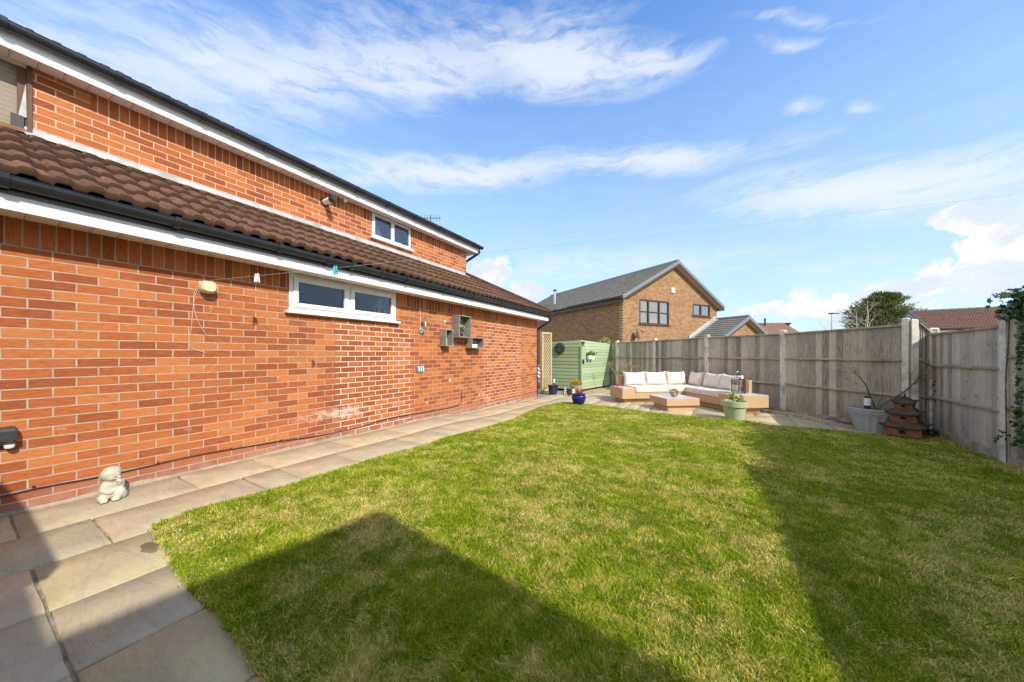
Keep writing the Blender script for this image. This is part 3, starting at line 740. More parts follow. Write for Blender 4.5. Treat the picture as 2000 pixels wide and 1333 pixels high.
# gutter outlets and swan-neck downpipes
m = MB(); y = EY+.02; m.tube([(GX, y, GZ-.05), (GX, y, GZ-.16), (GX-.02, y, GZ-.20), (WX-.05, y-.02, GZ-.42), (WX-.10, y-.02, GZ-.46), (WX-.1, y-.02, -.1)], .034, 10); m.build('downpipe', M_gutter, hr, smooth=True)
m = MB(); y = UEY-.06; m.tube([(UGX, y, UGZ-.05), (UGX, y, UGZ-.14), (UGX-.03, y, UGZ-.18), (UX-.02, y-.08, UGZ-.33), (UX-.14, y-.1, UGZ-.40), (UX-.14, y-.1, 2.9)], .034, 10); m.build('upper_downpipe', M_gutter, hr, smooth=True)
# lead flashing stepping along the foot of the upper wall
TE = (-4.075, 2.400); SL = math.atan2(3.235-2.400, -4.075-UX)
rlen = math.hypot(3.235-2.400, -4.075-UX)
m = MB(); yy = UBY-.05; rr = random.Random(9)
while yy < UY1:
    y2 = min(yy+1.5, UY1+.02); K = int((y2-yy)/.1)+1; V = []
    for i in range(K+1):
        y = yy+(y2-yy)*i/K; wv = rr.uniform(-.008, .008)
        V += [(UX+.004, y, 3.315), (UX+.012, y, 3.262), (UX+.05, y, 3.248+wv*.4), (UX+.155+wv, y, 3.19+abs(wv))]
    m.add(V, [(4*i+a, 4*i+a+1, 4*i+5+a, 4*i+4+a) for i in range(K) for a in range(3)]); yy = y2-.0
m.build('flashing', M_lead, hr)
# roofs
s_ = Vector((-math.cos(SL), 0, math.sin(SL))); HY = EY+.09
lr = tiles('roof', hr, M_tile, (TE[0], GY0, TE[1]), (0, 1, 0), s_, HY-GY0, rlen, x1=lambda t: (HY-GY0)-t/rlen*(HY-UY1), gauge=.35, roll=.15, rh=.022, step=.044, n=12, jit=.007)
m = MB(); nrm_ = Vector((math.sin(SL), 0, math.cos(SL)))*-.03
m.prism([Vector((TE[0], GY0, TE[1]))+nrm_, Vector((UX, GY0, 3.235))+nrm_, Vector((UX, GY0, 3.235))+nrm_*2, Vector((TE[0], GY0, TE[1]))+nrm_*2], (0, UY1-GY0, 0))
m.add([Vector((TE[0], UY1, TE[1]))+nrm_, Vector((UX, UY1, 3.235))+nrm_, Vector((TE[0], HY-.05, TE[1]))+nrm_], [(0, 1, 2)]); m.box(TE[0]-.10, TE[0]-.01, GY0, HY-.05, 2.26, 2.352)
m.build('roof_underlay', M_gutter, hr)
# hipped end of the lean-to roof
s2 = (Vector((UX, UY1, 3.235))-Vector((UX, HY, 2.400))); l2 = s2.length
tiles('roof', hr, M_tile, (TE[0]-1.49-2.2, HY, TE[1]), (1, 0, 0), s2, 3.69, l2, x1=lambda t: 3.69-t/l2*1.49, gauge=.35, n=4)
m = MB(); A = Vector((TE[0], HY, TE[1]+.03)); B = Vector((UX, UY1, 3.27))
K = 6
for i in range(K):
    a = A.lerp(B, i/K); c = A.lerp(B, (i+1.06)/K); m.tube([a+Vector((0, 0, .0)), c+Vector((0, 0, .012))], [.075, .066], 10)
m.build('hip_tiles', M_tile, hr, smooth=True)
islands_rnd(hr.children[-1], 12)
m = MB(); m.prism([(UGX-.03, 0, UGZ+.05), (UGX-5.2, 0, UGZ+2.9), (UGX-5.2, 0, UGZ+2.82), (UGX-.03, 0, UGZ-.02)], (0, 1, 0))
m.v = [(x, GY0 if y == 0 else UEY+.02, z) for x, y, z in m.v]
m.build('upper_roof', M_tile, hr)
m = MB(); k_ = 0; y = GY0
while y < UEY-.1:
    m.tube([(UGX-.035, y+.01, UGZ+.052), (UGX-.32, y+.01, UGZ+.052+.157)], .018, 6); y += .15
m.build('eave_tiles', M_tile_grey, hr, smooth=True)

def window(par, plane_x, y0, y1, z0, z1, split, matl, glass, depth=.03, fw=.055, sash=.05, sill=True, inner=.012):
    """casement window in a wall that faces +x"""
    m = MB(); x0, x1 = plane_x-.06, plane_x+inner
    m.box(x0, x1, y0, y1, z0, z0+fw); m.box(x0, x1, y0, y1, z1-fw, z1); m.box(x0, x1, y0, y0+fw, z0+fw, z1-fw); m.box(x0, x1, y1-fw, y1, z0+fw, z1-fw)
    m.box(x0, x1, split-fw*.6, split+fw*.6, z0+fw, z1-fw)
    wn_ = m.build('window', matl, par, bevel=.004)
    for (a, c) in ((y0+fw, split-fw*.6), (split+fw*.6, y1-fw)):
        m = MB(); q = x1+.018
        a0, a1, c0, c1 = a-.014, c+.014, z0+fw-.014, z1-fw+.014
        m.box(x1-.03, q, a0, a1, c0, c0+sash); m.box(x1-.03, q, a0, a1, c1-sash, c1); m.box(x1-.03, q, a0, a0+sash, c0+sash, c1-sash); m.box(x1-.03, q, a1-sash, a1, c0+sash, c1-sash)
        m.build('frame', matl, wn_, bevel=.004)
        m = MB(); m.box(x1-.016, x1-.010, a0+sash-.003, a1-sash+.003, c0+sash-.003, c1-sash+.003); m.build('pane', glass, wn_)
    if sill:
        m = MB(); m.box(plane_x-.02, plane_x+.065, y0-.05, y1+.05, z0-.034, z0-.002); m.build('sill', matl, wn_, bevel=.004)
    return wn_
window(hr, WX, LW[0], LW[1], LZ0, LZT, (LW[0]+LW[1])/2-.02, M_white, M_glass, fw=.06, sash=.055)
m = MB(); m.box(WX-1.6, WX-.23, LW[0]-.4, LW[1]+.4, LZ0-.5, 2.2)
m.f = [f for i, f in enumerate(m.f) if i != 3]; m.build('room', M_room, hr)
window(hr, UX, UW[0], UW[1], UWZ, 3.895, (UW[0]+UW[1])/2, M_white, M_glass, fw=.045, sash=.02, inner=.006)
m = MB(); m.box(UX-1.6, UX-.23, UW[0]-.3, UW[1]+.3, UWZ-.3, 3.95); m.f = [f for i, f in enumerate(m.f) if i != 3]; m.build('room', M_room, hr)
# brown-framed upstairs window with a lowered beige blind
BZ0 = 3.27
m = MB(); pb = onx(34, 200, UX).y
m.box(UX-.05, UX-.012, pb, UBY, BZ0, 3.9); m.build('window_post', M_brownwood, hr)
m = MB(); m.box(UX-.022, UX+.012, UBY-.028, UBY, BZ0, 3.895); m.build('window_trim', M_brownwood, hr)
m = MB(); m.box(UX-.06, UX-.045, UBY-1.8, pb, BZ0, 3.89); m.build('blind', M_blind, hr)
m = MB(); m.box(UX-.03, UX+.05, UBY-1.8, UBY-.03, BZ0-.035, BZ0); m.build('window_sill', M_edge, hr)
m = MB(); m.box(UX-.03, UX-.006, UBY-1.8, UBY-.03, 3.868, 3.9); m.build('window_head', M_creampaint, hr)
m = MB(); m.box(UX-.008, UX+.012, UBY-.115, UBY-.045, BZ0+.0, BZ0+.13); m.build('loose_trim', M_dark, hr)
m = MB(); m.prism([(UX-.004, UBY-.075, BZ0+.13), (UX-.004, UBY-.03, BZ0+.13), (UX-.004, UBY-.034, BZ0+.46)], (.006, 0, 0)); m.build('torn_flashing', M_lead, hr)
# balanced boiler flue
fb = onx(634, 395, UX)
m = MB(); m.tube([fb+Vector((-.05, 0, 0)), fb+Vector((.19, 0, .0))], .048, 18); fl = m.build('flue', M_whitesoft, hr, smooth=True)
m = MB()
for k in range(4): m.tube([fb+Vector((.19+k*.024, 0, 0)), fb+Vector((.205+k*.024, 0, 0))], .052, 18)
m.tube([fb+Vector((.19, 0, 0)), fb+Vector((.285, 0, 0))], .038, 16); m.build('flue_terminal', M_dark, fl, smooth=True)
m = MB(); m.tube([fb+Vector((-.01, 0, 0)), fb+Vector((.012, 0, 0))], .075, 20); m.build('flue_collar', M_dark, fl, smooth=True)

# ---- things on and in the house
def simple(name, label, cat, m, matl, group=None, **k):
    return tag(m.build(name, matl, None, **k), label, cat, group)
# roof aerial
a0 = at(841, 13.5); r0 = ray(841, 426)*13.5+Vector((0, 0, HC))
ra = root('television_aerial', (r0.x, r0.y, r0.z-.5), 'small black television aerial poking up behind the top gutter', 'aerial')
m = MB(); m.tube([r0+Vector((0, 0, -.6)), r0+Vector((0, 0, .12))], .018, 6); m.build('mast', M_dark, ra)
m = MB(); m.tube([r0+RT*-.42, r0+RT*.42], .012, 6)
for k in range(-3, 4): c = r0+RT*(k*.12); m.tube([c+Vector((0, 0, -.12))+FW*.06, c+Vector((0, 0, .12))-FW*.06], .007, 5)
m.build('aerial_elements', M_dark, ra)
# white soffit sensor
p_ = onx(673, 384, UX+.1)
r_ = root('soffit_sensor', (UX+.1, p_.y, 3.9), 'small white sensor hanging under the upper soffit right of the flue', 'sensor')
m = MB(); m.box(UX+.085, UX+.115, p_.y-.015, p_.y+.015, 3.87, 3.9); m.build('mount', M_whitesoft, r_)
m = MB(); m.ell((UX+.105, p_.y+.01, 3.845), (.032, .032, .032)); m.build('sensor_head', M_whitesoft, r_, smooth=True)
# ornaments behind the glass
def lantern_small(x, y, z, s, label):
    r_ = root('candle_lantern', (x, y, z), label, 'lantern')
    m = MB(); m.box(x-.07*s, x+.07*s, y-.07*s, y+.07*s, z, z+.02*s)
    for i in (-1, 1):
        for j in (-1, 1): m.box(x+i*.06*s-.008*s, x+i*.06*s+.008*s, y+j*.06*s-.008*s, y+j*.06*s+.008*s, z+.02*s, z+.17*s)
    m.box(x-.07*s, x+.07*s, y-.07*s, y+.07*s, z+.17*s, z+.185*s); m.build('lantern_frame', M_whitesoft, r_)
    m = MB(); m.lathe([(.105*s, z+.186*s), (.04*s, z+.25*s), (.04*s, z+.29*s), (.0465*s, z+.292*s), (.005*s, z+.34*s)], (x, y, 0), 4); m.build('lantern_roof', M_whitesoft, r_)
p_ = onx(742, 612, WX-.12); lantern_small(WX-.12, p_.y, LZ0+.05, .9, 'white candle lantern standing inside the lower white window')
m = MB(); m.box(WX-.22, WX-.062, LW[0], LW[1], LZ0-.015, LZ0+.045); m.build('window_board', M_whitesoft, hr)
m = MB(); m.box(UX-.22, UX-.062, UW[0], UW[1], UWZ-.015, UWZ+.035); m.build('window_board', M_whitesoft, hr)
p_ = onx(738, 455, UX-.12)
m = MB(); z0_ = UWZ+.035; m.lathe([(.04, 0), (.075, .04), (.085, .10), (.05, .16), (.028, .185), (.05, .20), (.045, .25), (.01, .28)], (UX-.13, p_.y, z0_), 18)
simple('white_figurine', 'white lidded jar ornament inside the left pane of the upstairs window', 'ornament', m, M_whitesoft, smooth=True)
p_ = onx(776, 465, UX-.12)
m = MB(); c = Vector((UX-.13, p_.y, z0_+.14))
for k in range(3):
    rr_ = .12-.035*k; m.tube([c+Vector((0, rr_*math.cos(t*math.pi/12), rr_*math.sin(t*math.pi/12))) for t in range(25)], .009, 6)
for k in range(12):
    a = k*math.pi/6; m.tube([c+Vector((0, .05*math.cos(a), .05*math.sin(a))), c+Vector((0, .12*math.cos(a), .12*math.sin(a)))], .006, 5)
m.box(UX-.16, UX-.10, p_.y-.06, p_.y+.06, z0_-.0, z0_+.022)
simple('round_filigree_ornament', 'round white filigree ornament inside the right pane of the upstairs window', 'ornament', m, M_whitesoft)

# clothes line reel, line and pegs
q0 = onx(402, 562, WX)
rl = root('line_reel', q0, 'cream plastic retractable washing line reel fixed to the brick wall', 'line reel')
m = MB(); m.box(WX, WX+.018, q0.y-.055, q0.y+.055, q0.z-.055, q0.z+.055); m.build('back_plate', M_whitesoft, rl, bevel=.004)
m = MB(); K = 20; prof = []
for i in range(K):
    a = 2*math.pi*i/K; prof.append((math.cos(a), math.sin(a)))
vs_ = []
for (xx, sc_) in ((.018, 1.0), (.06, 1.0), (.092, .93), (.108, .72)):
    vs_ += [(WX+xx, q0.y+.066*sc_*c*(abs(c)**-.25 if abs(c) > .01 else 1), q0.z+.062*sc_*s*(abs(s)**-.25 if abs(s) > .01 else 1)-.0) for c, s in prof]
fs_ = [(i*K+j, i*K+(j+1) % K, (i+1)*K+(j+1) % K, (i+1)*K+j) for i in range(3) for j in range(K)]+[tuple(3*K+j for j in range(K))]
m.add(vs_, fs_); m.build('reel_case', M_cream, rl, smooth=True)
LA = Vector((WX+.07, q0.y+.02, onx(410, 547, WX+.07).z))
LB = ray(2230, 352)*3.1+Vector((0, 0, HC))
def linept(t): return LA.lerp(LB, t)+Vector((0, 0, -.02*4*t*(1-t)))
m = MB(); m.tube([linept(i/40) for i in range(41)], .0013, 6)
simple('washing_line', 'thin white washing line stretched from the wall reel across the lawn', 'washing line', m, M_line)
pp = Vector((LB.x, LB.y, 0)); rp = root('line_post', (pp.x, pp.y, g(pp.x, pp.y)), 'green metal post holding the far end of the washing line', 'post')
m = MB(); m.tube([(pp.x, pp.y, g(pp.x, pp.y)-.1), (pp.x, pp.y, LB.z+.08)], .025, 12); m.build('pole', M_dark, rp, smooth=True)
m = MB(); m.tube([LB+Vector((0, 0, .01)), (pp.x, pp.y, LB.z+.03)], .008, 6); m.build('hook', M_dark, rp); m = MB(); m.ell((pp.x, pp.y, LB.z+.09), (.03, .03, .02)); m.build('cap', M_dark, rp)
def find_t(u):
    best = 0
    for i in range(2000):
        p = linept(i/2000)-Vector((0, 0, HC)); uu = 1000+650*p.dot(RT)/max(p.dot(FW), 1e-3)
        if abs(uu-u) < 1.0: return i/2000
    return .1
def peg(p, matl, label, group, rz=0, s=1.0, dn=(0, 0, -1)):
    r_ = root('clothes_peg', p, label, 'clothes peg', group); dr = (LB-LA).normalized()
    for sgn in (-1, 1):
        m = MB(); M = Matrix.Translation(p) @ Matrix.Rotation(rz, 4, 'Z') @ Matrix.Rotation(sgn*R(9), 4, 'X')
        pr = [(-.004, 0, .018), (.004, 0, .018), (.005, 0, -.02), (.004, 0, -.058), (-.004, 0, -.058), (-.005, 0, -.02)]
        m.prism([M @ Vector((x*s*1.2, (sgn*.004-.003)*s, z*s)) for x, _, z in pr], M.to_3x3() @ Vector((0, .006*s, 0)))
        m.build('peg_arm', matl, r_)
    m = MB(); m.tube([p+Vector((-.006, 0, -.012)), p+Vector((.006, 0, -.012))], .004, 8); m.build('peg_spring', M_steel, r_)
    return r_
for u_, mt, lb in ((500, M_whitesoft, 'white peg on the washing line, nearest to the wall reel'), (505, M_whitesoft, 'grey-white peg just right of the first peg on the line'),
                   (653, M_teal, 'turquoise peg on the washing line in front of the white window'), (658, M_teal, 'second turquoise peg hanging crooked beside its twin on the line')):
    peg(linept(find_t(u_)), mt, lb, 'pegs on the washing line', rz=random.uniform(.3, 1.0), s=1.15)
# bunch of pegs hung on the wall
q = onx(819, 721, WX)
for k, (dy, mt) in enumerate(((-.075, M_teal), (-.045, M_whitesoft), (-.02, M_teal), (.01, M_whitesoft), (.035, M_teal), (.06, M_whitesoft))):
    peg(Vector((WX+.03, q.y+dy, q.z+.03)), mt, '%s peg, number %s from the left in the row of pegs on the wall' % ('turquoise' if mt is M_teal else 'white', ['one', 'two', 'three', 'four', 'five', 'six'][k]), 'pegs clipped in a row to a wire on the brick wall', rz=R(90), s=1.25)
m = MB(); m.tube([(WX, q.y-.10, q.z+.035), (WX+.03, q.y-.09, q.z+.035), (WX+.03, q.y+.09, q.z+.035), (WX, q.y+.10, q.z+.035)], .003, 6)
simple('peg_wire', 'short wire on the wall holding a row of pegs', 'wire', m, M_steel)
# hanging cream cord of the reel
def wp(u, v, off=.012): return onx(u, v, WX+off)
cc_ = [wp(394, 550), wp(382, 575), wp(376, 610), wp(374, 640), wp(369, 668), wp(377, 681), wp(392, 686), wp(404, 690)]
def smoothpts(P, n=6):
    out = []
    for i in range(len(P)-1):
        p0, p1, p2_, p3 = P[max(i-1, 0)], P[i], P[i+1], P[min(i+2, len(P)-1)]
        for k in range(n):
            t = k/n; out.append(.5*((2*p1)+(p2_-p0)*t+(2*p0-5*p1+4*p2_-p3)*t*t+(3*p1-p0-3*p2_+p3)*t**3))
    return out+[P[-1]]
m = MB(); m.tube(smoothpts(cc_), .0022, 6); m.tube(smoothpts([wp(392, 552), wp(380, 570), wp(379, 600), wp(388, 630), wp(403, 655)]), .0022, 6)
m.tube(smoothpts([wp(408, 604), wp(413, 599), wp(412, 607), wp(408, 613), wp(414, 611)]), .002, 6)
simple('loose_cord', 'loose cream cord dangling in loops below the washing line reel', 'cord', m, M_cord)
# wall lantern with cable
q = onx(821, 645, WX)
r_ = root('wall_lamp', q, 'steel outdoor wall lamp with clear glass tube right of the lower window', 'wall lamp')
m = MB(); m.tube([(WX, q.y, q.z), (WX+.022, q.y, q.z)], .055, 18); m.build('back_plate', M_chrome, r_, smooth=True)
m = MB(); m.tube([(WX+.02, q.y, q.z), (WX+.07, q.y+.01, q.z-.012), (WX+.11, q.y+.01, q.z+.01), (WX+.115, q.y+.01, q.z+.05)], .011, 8); m.lathe([(.03, .04), (.042, .05), (.042, .065)], (WX+.115, q.y+.01, q.z), 16); m.build('arm', M_chrome, r_, smooth=True)
m = MB(); m.lathe([(.036, .066), (.036, .20)], (WX+.115, q.y+.01, q.z), 18, caps=False); m.build('glass_tube', M_clear, r_, smooth=True)
m = MB(); m.lathe([(.044, .20), (.044, .212), (.01, .222)], (WX+.115, q.y+.01, q.z), 18); m.build('cap', M_chrome, r_, smooth=True)
m = MB(); m.lathe([(.012, .066), (.012, .14), (.004, .15)], (WX+.115, q.y+.01, q.z), 10); m.build('bulb', M_whitesoft, r_, smooth=True)
m = MB(); m.tube([wp(820, 583, .01), wp(820, 600, .01), (WX+.01, q.y, q.z+.03)], .0035, 6)
simple('lamp_cable', 'thin white cable running from the soffit down to the wall lamp', 'cable', m, M_whitesoft)
# outdoor socket box at the left edge
q = onx(8, 851, WX)
r_ = root('outdoor_socket', q, 'dark grey weatherproof outdoor socket box low on the wall at the left', 'socket')
qa, qb = onx(-28, 851, WX).y, onx(31, 851, WX).y
m = MB(); m.prism([(WX, qa, q.z-.062), (WX+.05, qa, q.z-.062), (WX+.085, qa, q.z-.035), (WX+.085, qa, q.z+.045), (WX+.07, qa, q.z+.062), (WX, qa, q.z+.066)], (0, qb-qa, 0)); m.build('socket_cover', varied('dark_grey_plastic', (.045, .045, .048), .1, 8, .35, 0), r_, bevel=.008)
m = MB(); yc = (qa+qb)/2+.03; m.lathe([(.018, 0), (.024, .008), (.024, .026)], (WX+.05, yc, q.z-.088), 14); m.build('plug_base', M_whitesoft, r_, smooth=True)
# black cable along the base of the wall
cb_ = [wp(-60, 988), wp(60, 956), wp(200, 930), wp(290, 910), wp(370, 892), wp(470, 874), wp(560, 860), wp(630, 850), wp(700, 835), wp(760, 817), wp(830, 805), wp(885, 795), wp(899, 788), wp(902, 775), wp(902, 763)]
m = MB(); m.tube(smoothpts(cb_), .005, 6)
for q_ in (wp(66, 953), wp(207, 928), wp(309, 906), wp(451, 878), wp(549, 861), wp(780, 813)): m.box(q_.x-.01, q_.x+.006, q_.y-.006, q_.y+.006, q_.z-.002, q_.z+.014)
simple('wall_cable', 'black cable clipped along the foot of the brick wall', 'cable', m, M_cable)
# little white fixings on the wall
for k, (u_, v_, lb) in enumerate(((878.5, 743, 'small white plastic clip on the brick wall under the crates'), (869, 628, 'pale filler dab on the brick wall left of the tall crate'))):
    q_ = onx(u_, v_, WX); m = MB(); m.ell((WX+.004, q_.y, q_.z), (.012, .03 if k else .014, .024)); simple('wall_fixing', lb, 'fixing', m, M_whitesoft, smooth=True)

# wooden crates used as shelves
def crate(u0, uf, u1, vt, vb, label, depth, divider=False):
    w0 = onx(u0, vb, WX); y0_ = w0.y; rq = ray(u1, vb); fx = WX+depth; y1_ = (rq*(fx/rq.x)).y
    zb = onx(u0, vb, WX).z; zt = onx(u0, vt, WX).z; t_ = .012
    r_ = root('wooden_crate', (WX, y0_, zb), label, 'crate', 'grey crates fixed to the brick wall as shelves')
    for nm, yy in (('side_panel', y0_), ('side_panel', y1_-t_)):
        m = MB(); n_ = 4; w_ = (depth-.004)/n_
        for k in range(n_): m.box(WX+.004+k*w_+.003, WX+.004+(k+1)*w_-.001, yy, yy+t_, zb, zt)
        m.build(nm, M_crate, r_)
    m = MB(); m.box(WX+.004, fx, y0_+t_, y1_-t_, zb, zb+t_); m.build('bottom_panel', M_crate, r_)
    m = MB(); m.box(WX+.004, fx, y0_+t_, y1_-t_, zt-t_, zt); m.build('top_panel', M_crate, r_)
    m = MB(); n_ = max(2, int((y1_-y0_)/.07)); w_ = (y1_-y0_-2*t_)/n_
    for k in range(n_): m.box(WX+.004, WX+.012, y0_+t_+k*w_+.002, y0_+t_+(k+1)*w_-.002, zb+t_, zt-t_)
    m.build('back_panel', M_crate, r_)
    m = MB(); f_ = .016
    m.box(fx, fx+.006, y0_, y1_, zb, zb+f_); m.box(fx, fx+.006, y0_, y1_, zt-f_, zt); m.box(fx, fx+.006, y0_, y0_+f_, zb+f_, zt-f_); m.box(fx, fx+.006, y1_-f_, y1_, zb+f_, zt-f_)
    m.build('front_rim', M_crate, r_)
    return y0_, y1_, zb, zt
cA = crate(882.5, 899.5, 919.5, 616, 659, 'tall grey wooden crate on the wall, largest of the three, with trailing greenery', .19)
cB = crate(859, 870, 884.5, 643, 676, 'small upright grey crate on the wall, lowest left of the three crates', .15)
cC = crate(908, 921.5, 944.5, 659, 680, 'wide grey crate on the wall, lowest right of the three crates, holding a white pot', .18)
def pot_plant(name, label, cat, c, rad, h, matl, leafm, n, spread, lh, leaf, shape='leaf', dirs=False, seed=1, group=None, sparse=False):
    r_ = root(name, c, label, cat, group); c = Vector(c)
    m = MB(); m.lathe([(rad*.72, 0), (rad*.95, h*.8), (rad, h*.82), (rad, h), (rad*.88, h), (rad*.86, h*.85), (.001, h*.84)], c, 20); m.build('pot', matl, r_, smooth=True)
    rg = np.random.default_rng(seed); a = rg.uniform(0, 2*np.pi, n); q = rg.random(n)**.6
    P = np.stack([c.x+q*spread*np.cos(a), c.y+q*spread*np.sin(a), c.z+h*.85+rg.random(n)*lh], -1)
    leaves('foliage', P, leaf, leafm, r_, shape, seed=seed)
    return r_
ycen = (cA[0]+cA[1])/2
pot_plant('trailing_plant', 'blue-green trailing plant inside the tall wall crate', 'plant', (WX+.1, ycen-.02, cA[2]+.013), .05, .07, M_dark, M_dkgreen, 90, .07, .13, .05, seed=4)
m = MB(); yb_ = (cB[0]+cB[1])/2; m.lathe([(.022, 0), (.022, .13), (.008, .14)], (WX+.08, yb_-.02, cB[2]+.012), 12)
simple('pale_candle', 'pale yellow pillar candle standing in the small upright wall crate', 'candle', m, varied('candle_wax', (.72, .68, .42), .03, 5, .5, 0), smooth=True)
m = MB(); yc_ = (cC[0]+cC[1])/2
r_ = root('planter_trough', (WX+.1, yc_-.03, cC[2]+.013), 'white trough with small succulents in the wide wall crate', 'planter')
m.box(WX+.05, WX+.13, yc_-.12, yc_+.05, cC[2]+.013, cC[2]+.085); m.build('trough', M_whitesoft, r_, bevel=.004)
P = np.stack([rng.uniform(WX+.05, WX+.13, 50), rng.uniform(yc_-.11, yc_+.05, 50), rng.uniform(cC[2]+.08, cC[2]+.13, 50)], -1); leaves('foliage', P, .04, M_dkgreen, r_, seed=5)

# sitting baby-monk statue
sp = gp(219, 975); sp.z = g(sp.x, sp.y)
sr = root('stone_statue', sp, 'weathered pale stone statue of a seated child resting its head on one hand', 'statue')
Ms = Matrix.Translation(sp) @ Matrix.Rotation(R(80), 4, 'Z') @ Matrix.Diagonal((.70, .85, 1, 1))  # local x = to the right of the view, -y = towards the viewer
m = MB(Ms)
def E(c, r, rx=0, ry=0, rz=0): m.ell(c, r, (Matrix.Rotation(R(rz), 3, 'Z') @ Matrix.Rotation(R(ry), 3, 'Y') @ Matrix.Rotation(R(rx), 3, 'X')).to_4x4(), 20, 14)
E((0, .008, .062), (.104, .074, .062)); E((-.006, .008, .118), (.080, .062, .066)); E((.004, .0, .160), (.060, .052, .036))
E((-.070, -.018, .098), (.030, .036, .056), ry=12); E((-.040, -.062, .082), (.052, .022, .022), ry=14, rz=-10); E((-.002, -.070, .080), (.022, .018, .016))
E((-.062, -.048, .034), (.052, .038, .034), rz=18); E((-.060, -.082, .018), (.034, .024, .018), rz=-20)
E((.052, -.044, .052), (.056, .036, .044), ry=-22); E((.078, -.020, .036), (.040, .044, .038)); E((.028, -.080, .020), (.040, .022, .018), rz=-10)
E((.070, -.026, .110), (.024, .028, .046), ry=18); E((.058, -.050, .140), (.024, .020, .026), ry=-30); E((.050, -.058, .158), (.020, .014, .015))
E((-.010, .0, .212), (.084, .070, .056), ry=-8); E((.006, -.030, .190), (.060, .046, .036), ry=-10)
E((.026, -.078, .196), (.009, .011, .009)); E((-.004, -.066, .180), (.019, .014, .015)); E((.050, -.058, .184), (.018, .014, .015))
E((-.086, .0, .188), (.013, .018, .022)); E((.028, -.072, .176), (.014, .008, .0045), ry=8)
E((.004, -.064, .212), (.020, .012, .0055), ry=-12); E((.046, -.060, .210), (.017, .012, .0055), ry=8)
for k in range(4): E((-.080+k*.013, -.102, .014), (.0075, .010, .010)); E((.006+k*.013, -.098, .014), (.0075, .010, .009))
for k in range(4): E((.036+k*.011, -.070, .158-.003*k), (.006, .010, .013))
body = m.build('body', M_statue, sr)
md = body.modifiers.new('join', 'REMESH'); md.mode = 'VOXEL'; md.voxel_size = .0032; md.use_smooth_shade = True
md = body.modifiers.new('soft', 'SMOOTH'); md.iterations = 3; md.factor = .5

# ================================================================== FENCES
def fence_panel(a, b_, zt, zb, label, group, nb=16, boards_side=1, thick=.02):
    """vertical board panel between ground points a and b_; zt, zb give the top and bottom heights at both ends"""
    a = Vector((a[0], a[1], 0)); b_ = Vector((b_[0], b_[1], 0)); L = (b_-a).length; e = (b_-a)/L; nrm = Vector((e.y, -e.x, 0))*boards_side
    r_ = root('fence_panel', ((a.x+b_.x)/2, (a.y+b_.y)/2, (zb[0]+zb[1])/2), label, 'fence panel', group)
    m = MB(); w_ = L/nb; rr = random.Random(hash(label) % 1000); rr = random.Random(int(abs(a.x*1000+b_.y*777)) % 5000)
    cap = .035
    for k in range(nb):
        s0, s1 = k*w_, (k+1)*w_+.012
        t0, t1 = [zt[0]+(zt[1]-zt[0])*q/L-cap for q in (s0, s1)]; c0, c1 = [zb[0]+(zb[1]-zb[0])*q/L+.03 for q in (s0, s1)]
        o0 = .003+rr.uniform(0, .003); o1 = .022+rr.uniform(0, .006)
        A0 = a+e*s0+nrm*o1; A1 = a+e*min(s1, L)+nrm*o0; B0 = a+e*s0+nrm*(o1-.013); B1 = a+e*min(s1, L)+nrm*(o0-.006)
        vs_ = [A0+Vector((0, 0, c0)), A1+Vector((0, 0, c1)), A1+Vector((0, 0, t1)), A0+Vector((0, 0, t0)), B0+Vector((0, 0, c0)), B1+Vector((0, 0, c1)), B1+Vector((0, 0, t1)), B0+Vector((0, 0, t0))]
        m.add(vs_, [(0, 1, 2, 3), (5, 4, 7, 6), (1, 5, 6, 2), (4, 0, 3, 7), (3, 2, 6, 7), (0, 4, 5, 1)])
    bo = m.build('boards', M_fence, r_); islands_rnd(bo, 6)
    for f_ in (.325, .655):
        m = MB(); z0_ = zb[0]+(zt[0]-zb[0])*f_; z1_ = zb[1]+(zt[1]-zb[1])*f_
        P_ = [(-.004, .0), (.052, .0), (.052, .022), (-.004, .040)]
        P_ = [(o*1.0+.010, z) for o, z in P_]
        vs_ = [a+nrm*o+Vector((0, 0, z0_+z)) for o, z in P_]+[b_+nrm*o+Vector((0, 0, z1_+z)) for o, z in P_]
        m.add(vs_, [(0, 1, 2, 3), (7, 6, 5, 4), (0, 4, 5, 1), (1, 5, 6, 2), (2, 6, 7, 3), (3, 7, 4, 0)]); m.build('rail', M_rail, r_)
    m = MB(); vs_ = []
    for P__, z_ in ((a, zt[0]), (b_, zt[1])): vs_ += [P__+nrm*-.03+Vector((0, 0, z_-cap)), P__+nrm*.055+Vector((0, 0, z_-cap)), P__+nrm*.055+Vector((0, 0, z_-.004)), P__+nrm*-.03+Vector((0, 0, z_+.004))]
    m.add(vs_, [(0, 1, 2, 3), (7, 6, 5, 4), (0, 4, 5, 1), (1, 5, 6, 2), (2, 6, 7, 3), (3, 7, 4, 0)]); m.build('cap_rail', M_rail, r_)
    m = MB(); vs_ = []
    for P__, z_ in ((a, zb[0]), (b_, zb[1])): vs_ += [P__+nrm*-.01+Vector((0, 0, z_-.25)), P__+nrm*.035+Vector((0, 0, z_-.25)), P__+nrm*.035+Vector((0, 0, z_+.03)), P__+nrm*-.01+Vector((0, 0, z_+.03))]
    m.add(vs_, [(0, 1, 2, 3), (7, 6, 5, 4), (0, 4, 5, 1), (1, 5, 6, 2), (2, 6, 7, 3), (3, 7, 4, 0)]); m.build('gravel_board', M_rail, r_)
    return r_
